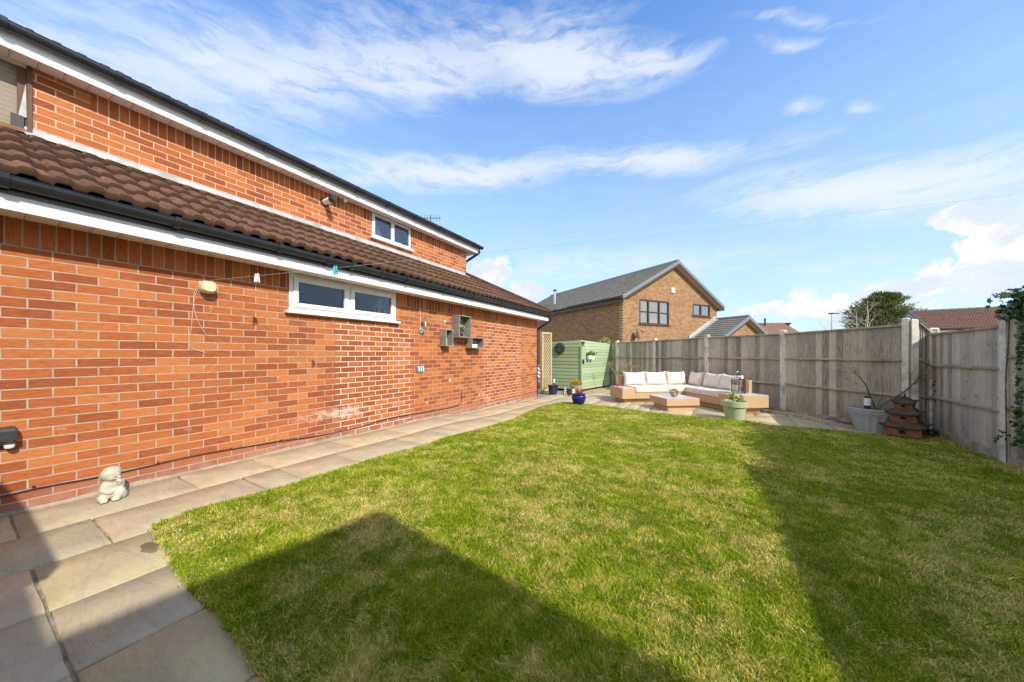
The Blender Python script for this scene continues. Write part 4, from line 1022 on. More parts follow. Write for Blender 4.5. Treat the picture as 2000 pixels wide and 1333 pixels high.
def post(x, y, ztop, ang, label, wd=.115, group='concrete fence posts'):
    z0_ = g(x, y)-.3; r_ = root('concrete_post', (x, y, z0_+.3), label, 'fence post', group)
    M = Matrix.Translation((x, y, 0)) @ Matrix.Rotation(ang, 4, 'Z'); m = MB(M); h = wd/2; s_ = .02; t_ = .026
    poly = [(-h, -h), (h, -h), (h, -t_), (h-s_, -t_), (h-s_, t_), (h, t_), (h, h), (-h, h), (-h, t_), (-h+s_, t_), (-h+s_, -t_), (-h, -t_)]
    m.prism([(p, q_, z0_) for p, q_ in poly], (0, 0, ztop-z0_)); m.build('post_shaft', M_conc, r_, bevel=.005)
    m = MB(M); k = .62; n_ = 4; m.add([(-h, -h, ztop), (h, -h, ztop), (h, h, ztop), (-h, h, ztop), (-h*k, -h*k, ztop+.02), (h*k, -h*k, ztop+.02), (h*k, h*k, ztop+.02), (-h*k, h*k, ztop+.02)], [(4, 5, 6, 7), (0, 1, 5, 4), (1, 2, 6, 5), (2, 3, 7, 6), (3, 0, 4, 7)]); m.build('post_cap', M_conc, r_)
    return r_
FD = (Vector((-3.02, 13.41, 0))-Vector((3.07, 8.67, 0))).normalized(); fa = math.atan2(FD.y, FD.x)
BP = [cw(7.03, 5.936)] ; sp_ = 1.935
for k in range(1, 7): BP.append(BP[0]+FD*sp_*k)
tops = [1.79, 1.70, 1.70, 1.675, 1.67, 1.66, 1.66]
pl = ['concrete post at the bend of the fence, behind the terracotta pagoda', 'concrete post between the two widest visible back fence panels', 'concrete post rising behind the right arm of the sofa', 'concrete post rising behind the middle sofa cushions',
      'concrete post behind the left end of the sofa, beside the green shed', 'concrete post of the back fence hidden mostly by the green shed', 'farthest concrete post, behind the trellis']
for k, p in enumerate(BP): post(p.x, p.y, tops[k], fa, pl[k], wd=.105 if k else .085)
nl = ['widest grey back fence panel, behind the grey fluted pot', 'grey back fence panel to the right of the sofa lantern', 'grey back fence panel behind the right sofa cushions', 'grey back fence panel behind the left sofa cushions',
      'narrow visible strip of back fence panel between shed and first post', 'back fence panel behind the green shed and trellis']
for k in range(6):
    a, b_ = BP[k+1], BP[k]; tz = min(tops[k], tops[k+1])-.03
    z0_, z1_ = tops[k+1]-.05, (tops[k]-.05 if k else 1.70)
    fence_panel(a-FD*.05, b_+FD*.05, (z0_, z1_), (g(a.x, a.y)+.06, g(b_.x, b_.y)+.03), nl[k], 'back fence panels')
p6 = cw((1822-1000)/650*5.81, 5.81); p7 = cw((1971-1000)/650*4.32, 4.32)
# second post at the bend, then the short return panel and the right-hand fence
p5 = BP[0]; e56 = (p6-p5).normalized(); p5b = p5+e56*.10+Vector((-.02, -.04, 0))
post(p5b.x, p5b.y, 1.76, math.atan2(e56.y, e56.x), 'pale concrete post paired against the bend post, behind the pagoda', wd=.09)
e67 = (p7-p6).normalized()
post(p6.x, p6.y, 1.60, math.atan2(e67.y, e67.x), 'concrete corner post right of the terracotta pagoda')
post(p7.x, p7.y, 1.59, math.atan2(e67.y, e67.x), 'nearest concrete post at the right edge, wrapped in ivy')
fence_panel(p5b+e56*.05, p6-e56*.05, (1.73, 1.56), (-.2, -.22), 'short return panel with sloping cap between the paired post and the corner post', 'right fence panels', nb=5)
fence_panel(p6+e67*.05, p7-e67*.05, (1.525, 1.555), (-.12, -.16), 'weathered right-hand fence panel with mossy rails, left of the ivy', 'right fence panels', nb=15)
prev = p7; 
for k in range(4):
    nx_ = prev+Vector((0.0, -1.93, 0)) if k else p7+Vector((.02, -1.93, 0)); zt = [1.97, 2.12, 2.2, 2.2][k]; za = [1.80, 1.97, 2.12, 2.2][k]
    post(nx_.x, nx_.y, zt+.05, math.pi/2, 'concrete post of the right fence outside the view'+['', ', second', ', third', ', fourth'][k])
    fence_panel(prev+Vector((0, -.05, 0)), nx_+Vector((0, .05, 0)), (za, zt), (g(3.4, prev.y)+.08, g(3.4, nx_.y)+.08), ['right fence panel behind the ivy at the right edge', 'right fence panel beyond the frame', 'second right fence panel beyond the frame', 'third right fence panel beyond the frame'][k], 'right fence panels')
    prev = nx_
# gravel strip and timber edging in front of the back fence
nb_ = Vector((FD.y, -FD.x, 0))
if nb_.dot(FW) > 0: nb_ = -nb_
m = MB(); 
for k in range(0, 5):
    a, b_ = BP[0]+FD*(.5+k*1.9)+nb_*.10, BP[0]+FD*(.5+(k+1)*1.9-.01)+nb_*.10
    m.add([a+Vector((0, 0, g(a.x, a.y)-.05)), b_+Vector((0, 0, g(b_.x, b_.y)-.05)), b_+Vector((0, 0, g(b_.x, b_.y)+.05)), a+Vector((0, 0, g(a.x, a.y)+.05))]+
          [p+nb_*.03 for p in (a+Vector((0, 0, g(a.x, a.y)-.05)), b_+Vector((0, 0, g(b_.x, b_.y)-.05)), b_+Vector((0, 0, g(b_.x, b_.y)+.05)), a+Vector((0, 0, g(a.x, a.y)+.05)))],
          [(0, 1, 2, 3), (4, 7, 6, 5), (0, 4, 5, 1), (1, 5, 6, 2), (2, 6, 7, 3), (3, 7, 4, 0)])
simple('timber_edging', 'brown timber edging board along the foot of the back fence', 'edging', m, M_edge)
def pebbles(name, P, s, kind='stuff'):
    n = len(P); r = np.random.default_rng(3)
    t = np.array([(1, 0, 0), (-1, 0, 0), (0, 1, 0), (0, -1, 0), (0, 0, 1), (0, 0, -1)], float)
    fc = np.array([(0, 2, 4), (2, 1, 4), (1, 3, 4), (3, 0, 4), (2, 0, 5), (1, 2, 5), (3, 1, 5), (0, 3, 5)])
    A = r.uniform(0, 6.28, n); sc_ = s*r.uniform(.5, 1.3, (n, 1, 3))*np.array([1, 1, .6])
    T = t[None]*sc_; c, s_2 = np.cos(A)[:, None], np.sin(A)[:, None]
    X_ = T[:, :, 0]*c-T[:, :, 1]*s_2; Y_ = T[:, :, 0]*s_2+T[:, :, 1]*c
    V = np.stack([X_, Y_, T[:, :, 2]], -1)+P[:, None, :]
    F_ = (np.arange(n)[:, None, None]*6+fc[None]).reshape(-1, 3)
    o = raw(name, V.reshape(-1, 3), [F_], M_peb, rnd=np.repeat(r.random(n), 8)); tag(o, kind=kind); return o
nP = 9000; s1 = rng.uniform(.4, 9.6, nP); s2_ = rng.uniform(.13, .50, nP)
gx = BP[0].x+FD.x*s1+nb_.x*s2_; gy = BP[0].y+FD.y*s1+nb_.y*s2_
P1 = np.stack([gx, gy, gh(gx, gy)+.004+.012*rng.random(nP)], -1)
# by the shed foot
nQ = 5000; qx = rng.uniform(-3.85, -2.5, nQ); qy = rng.uniform(10.7, 13.9, nQ)
P2_ = np.stack([qx, qy, gh(qx, qy)+.004+.012*rng.random(nQ)], -1); P2_ = P2_[(qx < -3.45+.25*rng.random(nQ)) | (qy > 12.9-.0*qx)]
pebbles('gravel', np.concatenate([P1, P2_]), .017)

# ================================================================== IVY
ir = root('ivy', (p7.x-.05, p7.y-.1, -.2), 'dark ivy climbing the post and panel at the right edge', 'ivy')
rg = np.random.default_rng(21); P = []
def iv(u, v, n, su, sv, yo=0, dep=.10):
    for _ in range(n):
        r0_ = ray(u+rg.normal(0, su), v+rg.normal(0, sv)); x = 3.30-rg.random()*dep+yo; q_ = r0_*(x/r0_.x); P.append((q_.x, q_.y, q_.z+HC))
for (u, v, n, su, sv) in ((1985, 612, 60, 10, 6), (1962, 618, 16, 7, 5), (2004, 620, 60, 8, 12), (1996, 650, 50, 5, 12), (1993, 685, 36, 4, 12), (1990, 715, 16, 3, 9), (1989, 745, 14, 3, 9), (1990, 775, 26, 4, 8),
                          (1988, 800, 24, 5, 8), (1977, 815, 10, 6, 6), (1990, 832, 34, 6, 9), (1992, 858, 40, 7, 10), (1962, 848, 9, 5, 7), (1950, 858, 5, 4, 4), (2012, 850, 40, 8, 12), (2020, 650, 60, 10, 40), (2030, 800, 60, 12, 40)): iv(u, v, n, su, sv)
P = np.array(P); leaves('leaves', P, .040, M_ivy, ir, 'ivy', up=-.6, seed=8, dirs=np.tile(np.array([[-.25, -.1, -.75]]), (len(P), 1)), jitter=.45)
# crown of ivy spilling along the top beyond the frame
n_ = 2600; yy_ = rg.uniform(1.5, 6.9, n_); P = np.stack([rg.normal(3.42, .13, n_), yy_, 1.80+(6.9-yy_)*.075+rg.normal(0, .07, n_)+.04*np.sin(yy_*3)], -1)
leaves('leaves', P, .07, M_ivy, ir, 'ivy', up=.2, seed=9)
m = MB(); yv = p7.y-.13
m.tube(smoothpts([Vector((3.31, yv, -.25)), Vector((3.29, yv-.03, .3)), Vector((3.31, yv+.02, .8)), Vector((3.30, yv-.04, 1.3)), Vector((3.33, yv, 1.7))]), .007, 6)
m.tube(smoothpts([Vector((3.36, yv, 1.62)), Vector((3.33, yv+.04, 1.76)), Vector((3.31, yv+.10, 1.80))]), .006, 6)
m.build('stem', M_bark, ir)
P = []
for k in range(34):
    t = k/33; q_ = (ray(2010, 590)*(4.25)*(1-t)+ray(1950, 612)*4.15*t); P.append((q_.x+rg.normal(0, .02), q_.y+rg.normal(0, .02), q_.z+HC+rg.normal(0, .02)))
P = np.array(P); leaves('leaves', P, .06, M_ivy, ir, 'ivy', up=.2, seed=10)
# weeds and small ivy at the corner post
P = []
for k in range(420):
    a = rg.random(); x = p6.x-.06+rg.normal(0, .07); y = p6.y-.12+rg.normal(0, .10); P.append((x, y, g(x, y)+.01+rg.random()*.12))
for k in range(26): P.append((p6.x-.02+rg.normal(0, .02), p6.y-.12+rg.normal(0, .015), rg.uniform(.0, .75)))
wr = root('weeds', (p6.x-.06, p6.y-.1, -.27), 'dark green weeds growing round the foot of the corner post', 'weeds'); leaves('leaves', np.array(P), .035, M_ivy, wr, 'ivy', seed=11)

# ================================================================== GREEN SHED
sc0 = at(1134.5, 11.6, 0); sc1 = at(1192, 13.45, 0)
es = (sc1-sc0); es.z = 0; Ls = es.length; es.normalize(); ew = Vector((-1, .10, 0)).normalized(); Lw = 1.55
zs0, zs1 = -.08, 1.655
sr_ = root('garden_shed', (sc0.x-.7, sc0.y+1.2, -.15), 'sage green painted timber garden store beside the trellis', 'shed')
def boards(a, e, L, n_out, zb0, ztL, ztR, nb, bh_var=0, name='side_boards', hole=None):
    m = MB(); H_ = (max(ztL, ztR)-zb0)/nb
    for k in range(nb):
        z0_ = zb0+k*H_; z1_ = z0_+H_-.0
        zl, zr = min(z1_, ztL), min(z1_, ztR)
        if zl <= z0_ and zr <= z0_: continue
        o0, o1 = .018, .010
        q_ = [a+n_out*o0+Vector((0, 0, z0_)), a+e*L+n_out*o0+Vector((0, 0, z0_)), a+e*L+n_out*o1+Vector((0, 0, max(zr, z0_)-.006)), a+n_out*o1+Vector((0, 0, max(zl, z0_)-.006))]
        q2 = [p-n_out*.03 for p in q_]
        m.add(q_+q2, [(0, 1, 2, 3), (7, 6, 5, 4), (0, 4, 5, 1), (1, 5, 6, 2), (2, 6, 7, 3), (3, 7, 4, 0)])
    o = m.build(name, M_sage, sr_); islands_rnd(o, 6); return o
nfr = Vector((ew.y, -ew.x, 0)); nfr = nfr if nfr.dot(FW) < 0 else -nfr
nsd = Vector((es.y, -es.x, 0)); nsd = nsd if nsd.x > 0 else -nsd
boards(sc0, ew, Lw, nfr, zs0, zs1, zs1-.06, 14, name='end_boards')
boards(sc0, es, Ls, nsd, zs0, zs1, zs1-.08, 16, name='side_boards')
m = MB(); 
pts = [sc0, sc0+es*Ls, sc0+es*Ls+ew*Lw, sc0+ew*Lw]
zt_ = [zs1-.01, zs1-.09, zs1-.16, zs1-.07]
vs_ = [Vector((p.x, p.y, -.16)) for p in pts]+[Vector((p.x, p.y, z_)) for p, z_ in zip(pts, zt_)]
cx_ = sum((p.x for p in pts))/4; cy_ = sum((p.y for p in pts))/4
vs_ = [Vector((v_.x+(cx_-v_.x)*.02, v_.y+(cy_-v_.y)*.015, v_.z)) for v_ in vs_]
m.add(vs_, [(0, 3, 2, 1), (4, 5, 6, 7), (0, 1, 5, 4), (1, 2, 6, 5), (2, 3, 7, 6), (3, 0, 4, 7)]); m.build('inner_shell', M_black, sr_)
m = MB()
c_ = sc0+nfr*.012+nsd*.012; m.cbox((c_.x, c_.y, (zs0+zs1)/2-.12), (.05, .05, zs1-zs0-.22), math.atan2(es.y, es.x)); m.build('corner_trim', M_sage, sr_); islands_rnd(sr_.children[-1], 6)
m = MB(); hp = sc0+es*.10+nsd*.03; z_ = .90; m.cbox((hp.x, hp.y, z_), (.07, .014, .15), math.atan2(es.y, es.x)); hp2 = hp+nsd*.03+es*.01
m.tube([hp2+Vector((0, 0, z_+.05)), hp2+Vector((0, 0, z_-.10))], .012, 8); m.tube([hp+Vector((0, 0, z_+.05)), hp2+Vector((0, 0, z_+.05))], .01, 8); m.build('handle', M_dark, sr_)
# wall plaque
pc_ = ray(1094, 680.3); t_ = (sc0-Vector((0, 0, 0))).dot(nfr)/pc_.dot(nfr); pc_ = pc_*t_+Vector((0, 0, HC))+nfr*.04
rad = 10.9/650*11.7; ex = -ew
m = MB(); pt = lambda a, b_: pc_+ex*(a*rad)+Vector((0, 0, b_*rad))
m.tube([pt(math.cos(k*math.pi/18), math.sin(k*math.pi/18)) for k in range(37)], .011, 6)
def heart(s, oy, th):
    P_ = [pt(s*.062*16*math.sin(t)**3, oy+s*.062*(13*math.cos(t)-5*math.cos(2*t)-2*math.cos(3*t)-math.cos(4*t))) for t in [k*2*math.pi/28 for k in range(29)]]
    m.tube(P_, th, 6)
heart(.42, .02, .012); heart(.75, -.05, .012)
for sg in (-1, 1):
    for k in range(4):
        a0_ = R(20+k*28); m.tube([pt(sg*(.45+.08*k)*math.cos(a0_), .5*math.sin(a0_)-.1), pt(sg*.98*math.cos(a0_*.9), .98*math.sin(a0_*.9))], .012, 6)
    m.tube([pt(sg*.1, -.55), pt(sg*.45, -.45), pt(sg*.8, -.58)], .02, 6); m.tube([pt(sg*.2, -.95), pt(sg*.15, -.7), pt(0, -.6)], .03, 6); m.tube([pt(sg*.5, -.8), pt(sg*.55, -.2), pt(sg*.9, .0)], .022, 6)
simple('metal_plaque', 'round black openwork metal plaque with heart motif on the shed end', 'plaque', m, M_dark)
# lamp on the shed corner
q_ = sc0+es*.05+nsd*.03; r_ = root('shed_lamp', (q_.x, q_.y, 1.55), 'small black downlight lamp at the top corner of the green shed', 'lamp')
m = MB(); m.cbox((q_.x, q_.y, 1.56), (.08, .05, .07), math.atan2(es.y, es.x)); q2 = q_+nsd*.05; m.lathe([(.05, 1.54), (.05, 1.57), (.02, 1.60)], (q2.x, q2.y, 0), 14); m.build('lamp_body', M_dark, r_)
m = MB(); m.lathe([(.03, 1.44), (.035, 1.54)], (q2.x, q2.y, 0), 14); m.build('lamp_glass', M_steel, r_, smooth=True)
# hanging planters
for k, (sd, ln, lb) in enumerate(((.42, .26, 'white hanging trough with green trailing plant on the shed side'),)):
    q_ = sc0+es*(sd)+nsd*.11; z_ = 1.0; r_ = root('hanging_planter', (q_.x, q_.y, z_), lb, 'planter')
    m = MB(Matrix.Translation((q_.x, q_.y, z_)) @ Matrix.Rotation(math.atan2(es.y, es.x), 4, 'Z'))
    for o_ in (-.0, .23):
        m.lathe([(.075, 0), (.095, .13), (.085, .13), (.08, .1), (.001, .1)], (o_, 0, -.02), 18)
    m.build('trough', M_whitesoft, r_, smooth=True)
    m = MB(Matrix.Translation((q_.x, q_.y, z_)) @ Matrix.Rotation(math.atan2(es.y, es.x), 4, 'Z')); m.tube([(-.06, 0, .12), (-.06, .1, .16)], .006, 5); m.build('hook', M_dark, r_)
    m = MB(Matrix.Translation((q_.x, q_.y, z_)) @ Matrix.Rotation(math.atan2(es.y, es.x), 4, 'Z')); m.tube([(.06, 0, .12), (.06, .1, .16)], .006, 5); m.build('hook', M_dark, r_)
    nL = 260; a = rg.uniform(0, 6.28, nL); rr_ = rg.random(nL)**.5
    oo = rg.uniform(-.08, .34, nL); P = np.stack([q_.x+es.x*oo+nsd.x*rg.normal(0, .05, nL), q_.y+es.y*oo+nsd.y*rg.normal(0, .05, nL), z_+.09+rg.random(nL)*.14*(1-.4*np.abs(oo-.12)/.25)], -1)
    leaves('foliage', P, .06, M_green, r_, seed=12)
# white wire wall decoration
m = MB(); rq_ = random.Random(4)
for k in range(9):
    q_ = sc0+es*(.26+rq_.random()*.16+k*.014)+nsd*.035; z_ = 1.47-k*.035+rq_.uniform(-.01, .01)
    for sg in (-1, 1): m.tube([Vector((q_.x, q_.y, z_)), Vector((q_.x, q_.y, z_))+es*sg*.028+Vector((0, 0, .022)), Vector((q_.x, q_.y, z_))+es*sg*.03+Vector((0, 0, -.012)), Vector((q_.x, q_.y, z_))], .0035, 5)
q_ = sc0+es*.30+nsd*.032; m.tube([Vector((q_.x, q_.y, 1.50)), Vector((q_.x, q_.y, 1.34))+es*.05, Vector((q_.x, q_.y, 1.17))+es*.13], .003, 5)
simple('wire_butterflies', 'white wire butterfly decoration above the hanging planter on the shed', 'wall decoration', m, M_whitesoft)
# shrub tip peeping over the shed
q_ = at(1184.5, 13.9, 1.3); r_ = root('yellow_shrub', (q_.x, q_.y, -.15), 'yellow-leaved shrub tip showing above the far end of the shed', 'shrub')
P = np.stack([q_.x+rg.normal(0, .11, 140), q_.y+rg.normal(0, .11, 140), rg.uniform(1.25, 1.83, 140)], -1); leaves('leaves', P, .09, M_yellowleaf, r_, seed=13)
m = MB(); m.tube([(q_.x, q_.y, -.2), (q_.x+.02, q_.y, .8), (q_.x, q_.y+.03, 1.75)], [.02, .012, .005], 6); m.build('stem', M_bark, r_)

# ================================================================== TRELLIS, CHAIR
ta = at(1058.2, 11.14, 0); tb = Vector((ta.x+.06, ta.y+.56, 0)); et = (tb-ta).normalized(); tz0, tz1 = -.15, 1.905
tr = root('wooden_trellis', (ta.x, ta.y, -.15), 'new pale timber diamond trellis panel between house and shed', 'trellis')
an = math.atan2(et.y, et.x)
for p in (ta, tb):
    m = MB(); m.cbox((p.x, p.y, (tz0+tz1)/2), (.075, .09, tz1-tz0), an); m.build('upright', M_pine, tr, bevel=.004)
m = MB(); c_ = (ta+tb)/2; m.cbox((c_.x, c_.y, tz1-.03), ((tb-ta).length-.078, .07, .06), an); m.cbox((c_.x, c_.y, tz0+.09), ((tb-ta).length-.078, .05, .05), an); m.build('rail', M_pine, tr)
m = MB(); Lt = (tb-ta).length; st_ = .125
for sg, off in ((1, .008), (-1, -.008)):
    k = -40
    while k*st_ < 3.2 and k < 60:
        c0 = k*st_; pts_ = []
        for s_ in (0.04, Lt-.04):
            pass
        # line z = c0 + sg*s clipped to the frame
        s0, s1 = .04, Lt-.04
        zA, zB = c0+sg*s0, c0+sg*s1
        lo_, hi_ = tz0+.10, tz1-.06
        if sg > 0:
            a_ = max(s0, lo_-c0); b_2 = min(s1, hi_-c0)
        else:
            a_ = max(s0, c0-hi_); b_2 = min(s1, c0-lo_)
        if b_2-a_ > .02:
            A = ta+et*a_+Vector((0, 0, c0+sg*a_))+Vector((et.y, -et.x, 0))*off; B = ta+et*b_2+Vector((0, 0, c0+sg*b_2))+Vector((et.y, -et.x, 0))*off
            m.tube([A, B], .010, 4)
        k += 1
m.build('lattice', M_pine, tr)
q_ = at(1049.5, 12.3, -.15); r_ = root('garden_chair', q_, 'blue and white striped folding garden chair half hidden behind the house corner', 'chair')
M_ = Matrix.Translation(q_) @ Matrix.Rotation(R(20), 4, 'Z')
m = MB(M_); m.box(-.24, .24, -.22, .22, .42, .47); m.build('seat', M_stripe, r_, bevel=.01)
m = MB(M_ @ Matrix.Translation((0, .24, .45)) @ Matrix.Rotation(R(-20), 4, 'X')); m.box(-.24, .24, -.02, .03, .0, .48); m.build('backrest', M_stripe, r_, bevel=.01)
for sx in (-1, 1):
    for sy in (-1, 1):
        m = MB(M_); m.tube([(sx*.24, sy*.26, 0), (sx*.24, -sy*.05, .42)], .012, 8); m.build('leg', M_dark, r_)

# ================================================================== SOFA SET
ZP = -.15
SO = cw(2.92, 8.8, ZP)                                     # front left corner of the left arm
def sm(a, b_, z=0): return SO+WA*a-WB*b_+Vector((0, 0, z))  # a to the right, b_ away from the viewer
SM = Matrix(((WA.x, -WB.x, 0, SO.x), (WA.y, -WB.y, 0, SO.y), (0, 0, 1, ZP), (0, 0, 0, 1)))
sf = root('corner_sofa', sm(1.3, .4), 'tan wicker corner sofa with cream cushions and low side tables', 'sofa')
LA_, D_, LB_ = 2.575, .80, 1.75
x2 = LA_-D_
def sb(nm, x0, x1, y0, y1, z0, z1, mt=M_wicker, bev=.006):
    m = MB(SM); m.box(x0, x1, y0, y1, z0, z1); return m.build(nm, mt, sf, bevel=bev)
sb('plinth', .12, LA_-.10, .12, D_-.08, 0, .125); sb('plinth', x2+.12, LA_-.10, -LB_+.12, .118, 0, .125)
sb('seat_base', .37, x2, 0, D_, .125, .285); sb('seat_base', x2+.001, LA_, -1.23, D_, .125, .285)
sb('side_table', 0, .369, 0, D_, .125, .40); sb('side_table', x2+.001, LA_, -LB_, -1.231, .125, .40)
sb('table_panel', .02, .35, .02, D_-.1, .4005, .406, M_tabletop, .001); sb('table_panel', x2+.02, LA_-.02, -LB_+.02, -1.25, .4005, .406, M_tabletop, .001)
sb('backrest', .30, LA_, D_-.005, D_+.075, .30, .70); sb('backrest', LA_-.078, LA_+.002, -1.30, D_-.006, .40, .70)
def cushion(nm, c, ax, ay, az, w_, h_, t_, par, n=18, pinch=.10, sag=.0, seed=0, bulge=1.0):
    """pillow: w along ax, h along ay, thickness t along az"""
    V = []; r = random.Random(seed); ph = [r.uniform(0, 6) for _ in range(6)]
    for side in (1, -1):
        for j in range(n+1):
            for i in range(n+1):
                u = -1+2*i/n; v = -1+2*j/n
                e_ = (max(0, 1-abs(u)**3.4)*max(0, 1-abs(v)**3.4))**.42
                pu = u*(1-pinch*(1-abs(v)**2.2)*abs(u)**3*.55); pv = v*(1-pinch*(1-abs(u)**2.2)*abs(v)**3*.8)
                wr = .010*math.sin(5*u+3*v+ph[0])*math.sin(4*v-2*u+ph[1])+.005*math.sin(11*u+ph[2]+4*v)+.004*math.sin(13*v-6*u+ph[3])
                th = side*(t_/2*e_*bulge+wr*e_*min(1, t_/.1)+.003)
                sg = -sag*(1-u*u)*(v > 0)*v*v
                V.append(Vector(c)+ax*(pu*w_/2)+ay*(pv*h_/2+sg)+az*th)
    N_ = (n+1)**2; F_ = []
    for j in range(n):
        for i in range(n):
            k = j*(n+1)+i; F_.append((k, k+1, k+n+2, k+n+1)); F_.append((N_+k, N_+k+n+1, N_+k+n+2, N_+k+1))
    for i in range(n):
        for (p_, q_) in ((i, i+1), ((n)*(n+1)+i+1, (n)*(n+1)+i), ((i+1)*(n+1), i*(n+1)), (i*(n+1)+n, (i+1)*(n+1)+n)): F_.append((p_, N_+p_, N_+q_, q_))
    m = MB(); m.add(V, F_); return m.build(nm, M_cushion, par, smooth=True)
Z_ = Vector((0, 0, 1)); A_ = WA; B_ = -WB
def seatc(x0, x1, y0, y1, seed):
    m = MB(SM); m.box(x0+.004, x1-.004, y0, y1, .29, .435)
    o = m.build('seat_cushion', M_cushion, sf)
    bv = o.modifiers.new('round', 'BEVEL'); bv.width = .028; bv.segments = 4; return o
seatc(.372, .372+(x2-.372)*.5+.25, -.015, D_-.02, 1); seatc(.372+(x2-.372)*.5+.25, x2+.02, -.015, D_-.02, 2)
seatc(x2+.02, LA_-.08, .02, D_-.02, 5); seatc(x2-.015, LA_-.08, -.60, .018, 3); seatc(x2-.015, LA_-.08, -1.225, -.602, 4)
tilt = lambda ax, ang: Matrix.Rotation(ang, 3, ax)
for k, (xc, w_) in enumerate(((.66, .66), (1.30, .64), (1.92, .60))):
    up = (Z_*math.cos(R(16))+B_*math.sin(R(16))); nr = A_.cross(up)
    cushion('back_cushion', sm(xc, D_-.15, .435+.185), A_, up, nr, w_, .40, .20, sf, seed=k+1, sag=.02)
for k, (yc, w_) in enumerate(((.36, .52), (-.32, .64), (-.92, .64))):
    up = (Z_*math.cos(R(16))+A_*math.sin(R(16))); nr = WB.cross(up)
    cushion('back_cushion', sm(LA_-.22, yc, .435+.185), WB, up, nr, w_, .41, .20, sf, seed=k+9, sag=.02)
# coffee table
TO = cw(3.535, 7.6, ZP); TM = Matrix(((WA.x, -WB.x, 0, TO.x), (WA.y, -WB.y, 0, TO.y), (0, 0, 1, ZP), (0, 0, 0, 1)))
tr_ = root('coffee_table', TO+WA*.4-WB*.37, 'low square tan wicker coffee table with pale top in front of the sofa', 'table')
for nm, bx, mt in (('table_slab', (0, .81, 0, .75, .125, .285), M_wicker), ('table_base', (.07, .74, .07, .68, 0, .125), M_wicker), ('table_top', (.012, .798, .012, .738, .2855, .292), M_tabletop)):
    m = MB(TM); m.box(*bx); m.build(nm, mt, tr_, bevel=.005 if mt is M_wicker else 0)
# wire globe candle holder on the table
gc = TO+WA*.42-WB*.38; gz = ZP+.292; rG = .092
r_ = root('wire_candle_globe', (gc.x, gc.y, gz), 'round dark wire candle holder on the coffee table', 'candle holder')
m = MB(); cG = Vector((gc.x, gc.y, gz+rG))
for k in range(9):
    a = k*math.pi/9; m.tube([cG+Vector((math.cos(a)*math.cos(t*math.pi/10), math.sin(a)*math.cos(t*math.pi/10), math.sin(t*math.pi/10)))*rG for t in range(-4, 15) if True], .0032, 5)
for k in (-.55, 0, .55): m.tube([cG+Vector((math.cos(t*math.pi/10)*math.sqrt(1-k*k), math.sin(t*math.pi/10)*math.sqrt(1-k*k), k))*rG for t in range(21)], .003, 5)
m.tube([cG+Vector((math.cos(t*math.pi/10)*.055, math.sin(t*math.pi/10)*.055, rG*.86)) for t in range(21)], .006, 6); m.lathe([(.045, -rG-.0), (.045, -rG+.012)], cG, 16); m.build('wire_frame', M_dark, r_)
m = MB(); m.lathe([(.035, -rG+.012), (.035, -.01), (.005, -.01)], cG, 14); m.build('candle', M_cream, r_, smooth=True)
# glass lantern on the right side table
lc = sm(x2+.30, -1.47, .407); r_ = root('glass_lantern', lc, 'tall square glass and steel lantern with ring handle on the sofa side table', 'lantern')
M_ = Matrix.Translation(lc) @ Matrix.Rotation(math.atan2(WA.y, WA.x), 4, 'Z'); hw = .095; hh_ = .33
m = MB(M_); m.box(-hw, hw, -hw, hw, 0, .015); m.box(-hw-.008, hw+.008, -hw-.008, hw+.008, hh_, hh_+.018)
for i in (-1, 1):
    for j in (-1, 1): m.box(i*hw-.008, i*hw+.008, j*hw-.008, j*hw+.008, .015, hh_)
m.build('lantern_frame', M_chrome, r_)
m = MB(M_)
for i in (-1, 1): m.box(i*hw*.96-.001, i*hw*.96+.001, -hw+.01, hw-.01, .016, hh_-.001); m.box(-hw+.01, hw-.01, i*hw*.96-.001, i*hw*.96+.001, .016, hh_-.001)
m.build('lantern_glass', M_clear, r_)
m = MB(M_); m.lathe([(.05, hh_+.018), (.045, hh_+.055), (.02, hh_+.06)], (0, 0, 0), 16); m.tube([Vector((.062*math.cos(k*math.pi/12), 0, hh_+.115+.062*math.sin(k*math.pi/12))) for k in range(25)], .006, 8); m.build('ring_handle', M_chrome, r_, smooth=True)
m = MB(M_); m.lathe([(.052, .016), (.052, .11), (.004, .112)], (0, 0, 0), 20); m.build('candle', M_whitesoft, r_, smooth=True)
# red lantern and twiggy shrub behind the left end
q_ = sm(.15, .86, .0)
r_ = root('red_candle_lantern', (q_.x, q_.y, ZP+.40), 'small red and clear glass lantern behind the left end of the sofa', 'lantern')
q_ = sm(.14, .58, .407); r_.location = q_
m = MB(); m.lathe([(.035, 0), (.04, .05), (.028, .075)], q_, 14); m.build('red_base', mat('red_glass', base=(.45, .02, .02), rough=.2), r_, smooth=True)
m = MB(); m.lathe([(.028, .075), (.024, .14), (.01, .17)], q_, 14); m.build('glass_top', M_clear, r_, smooth=True)

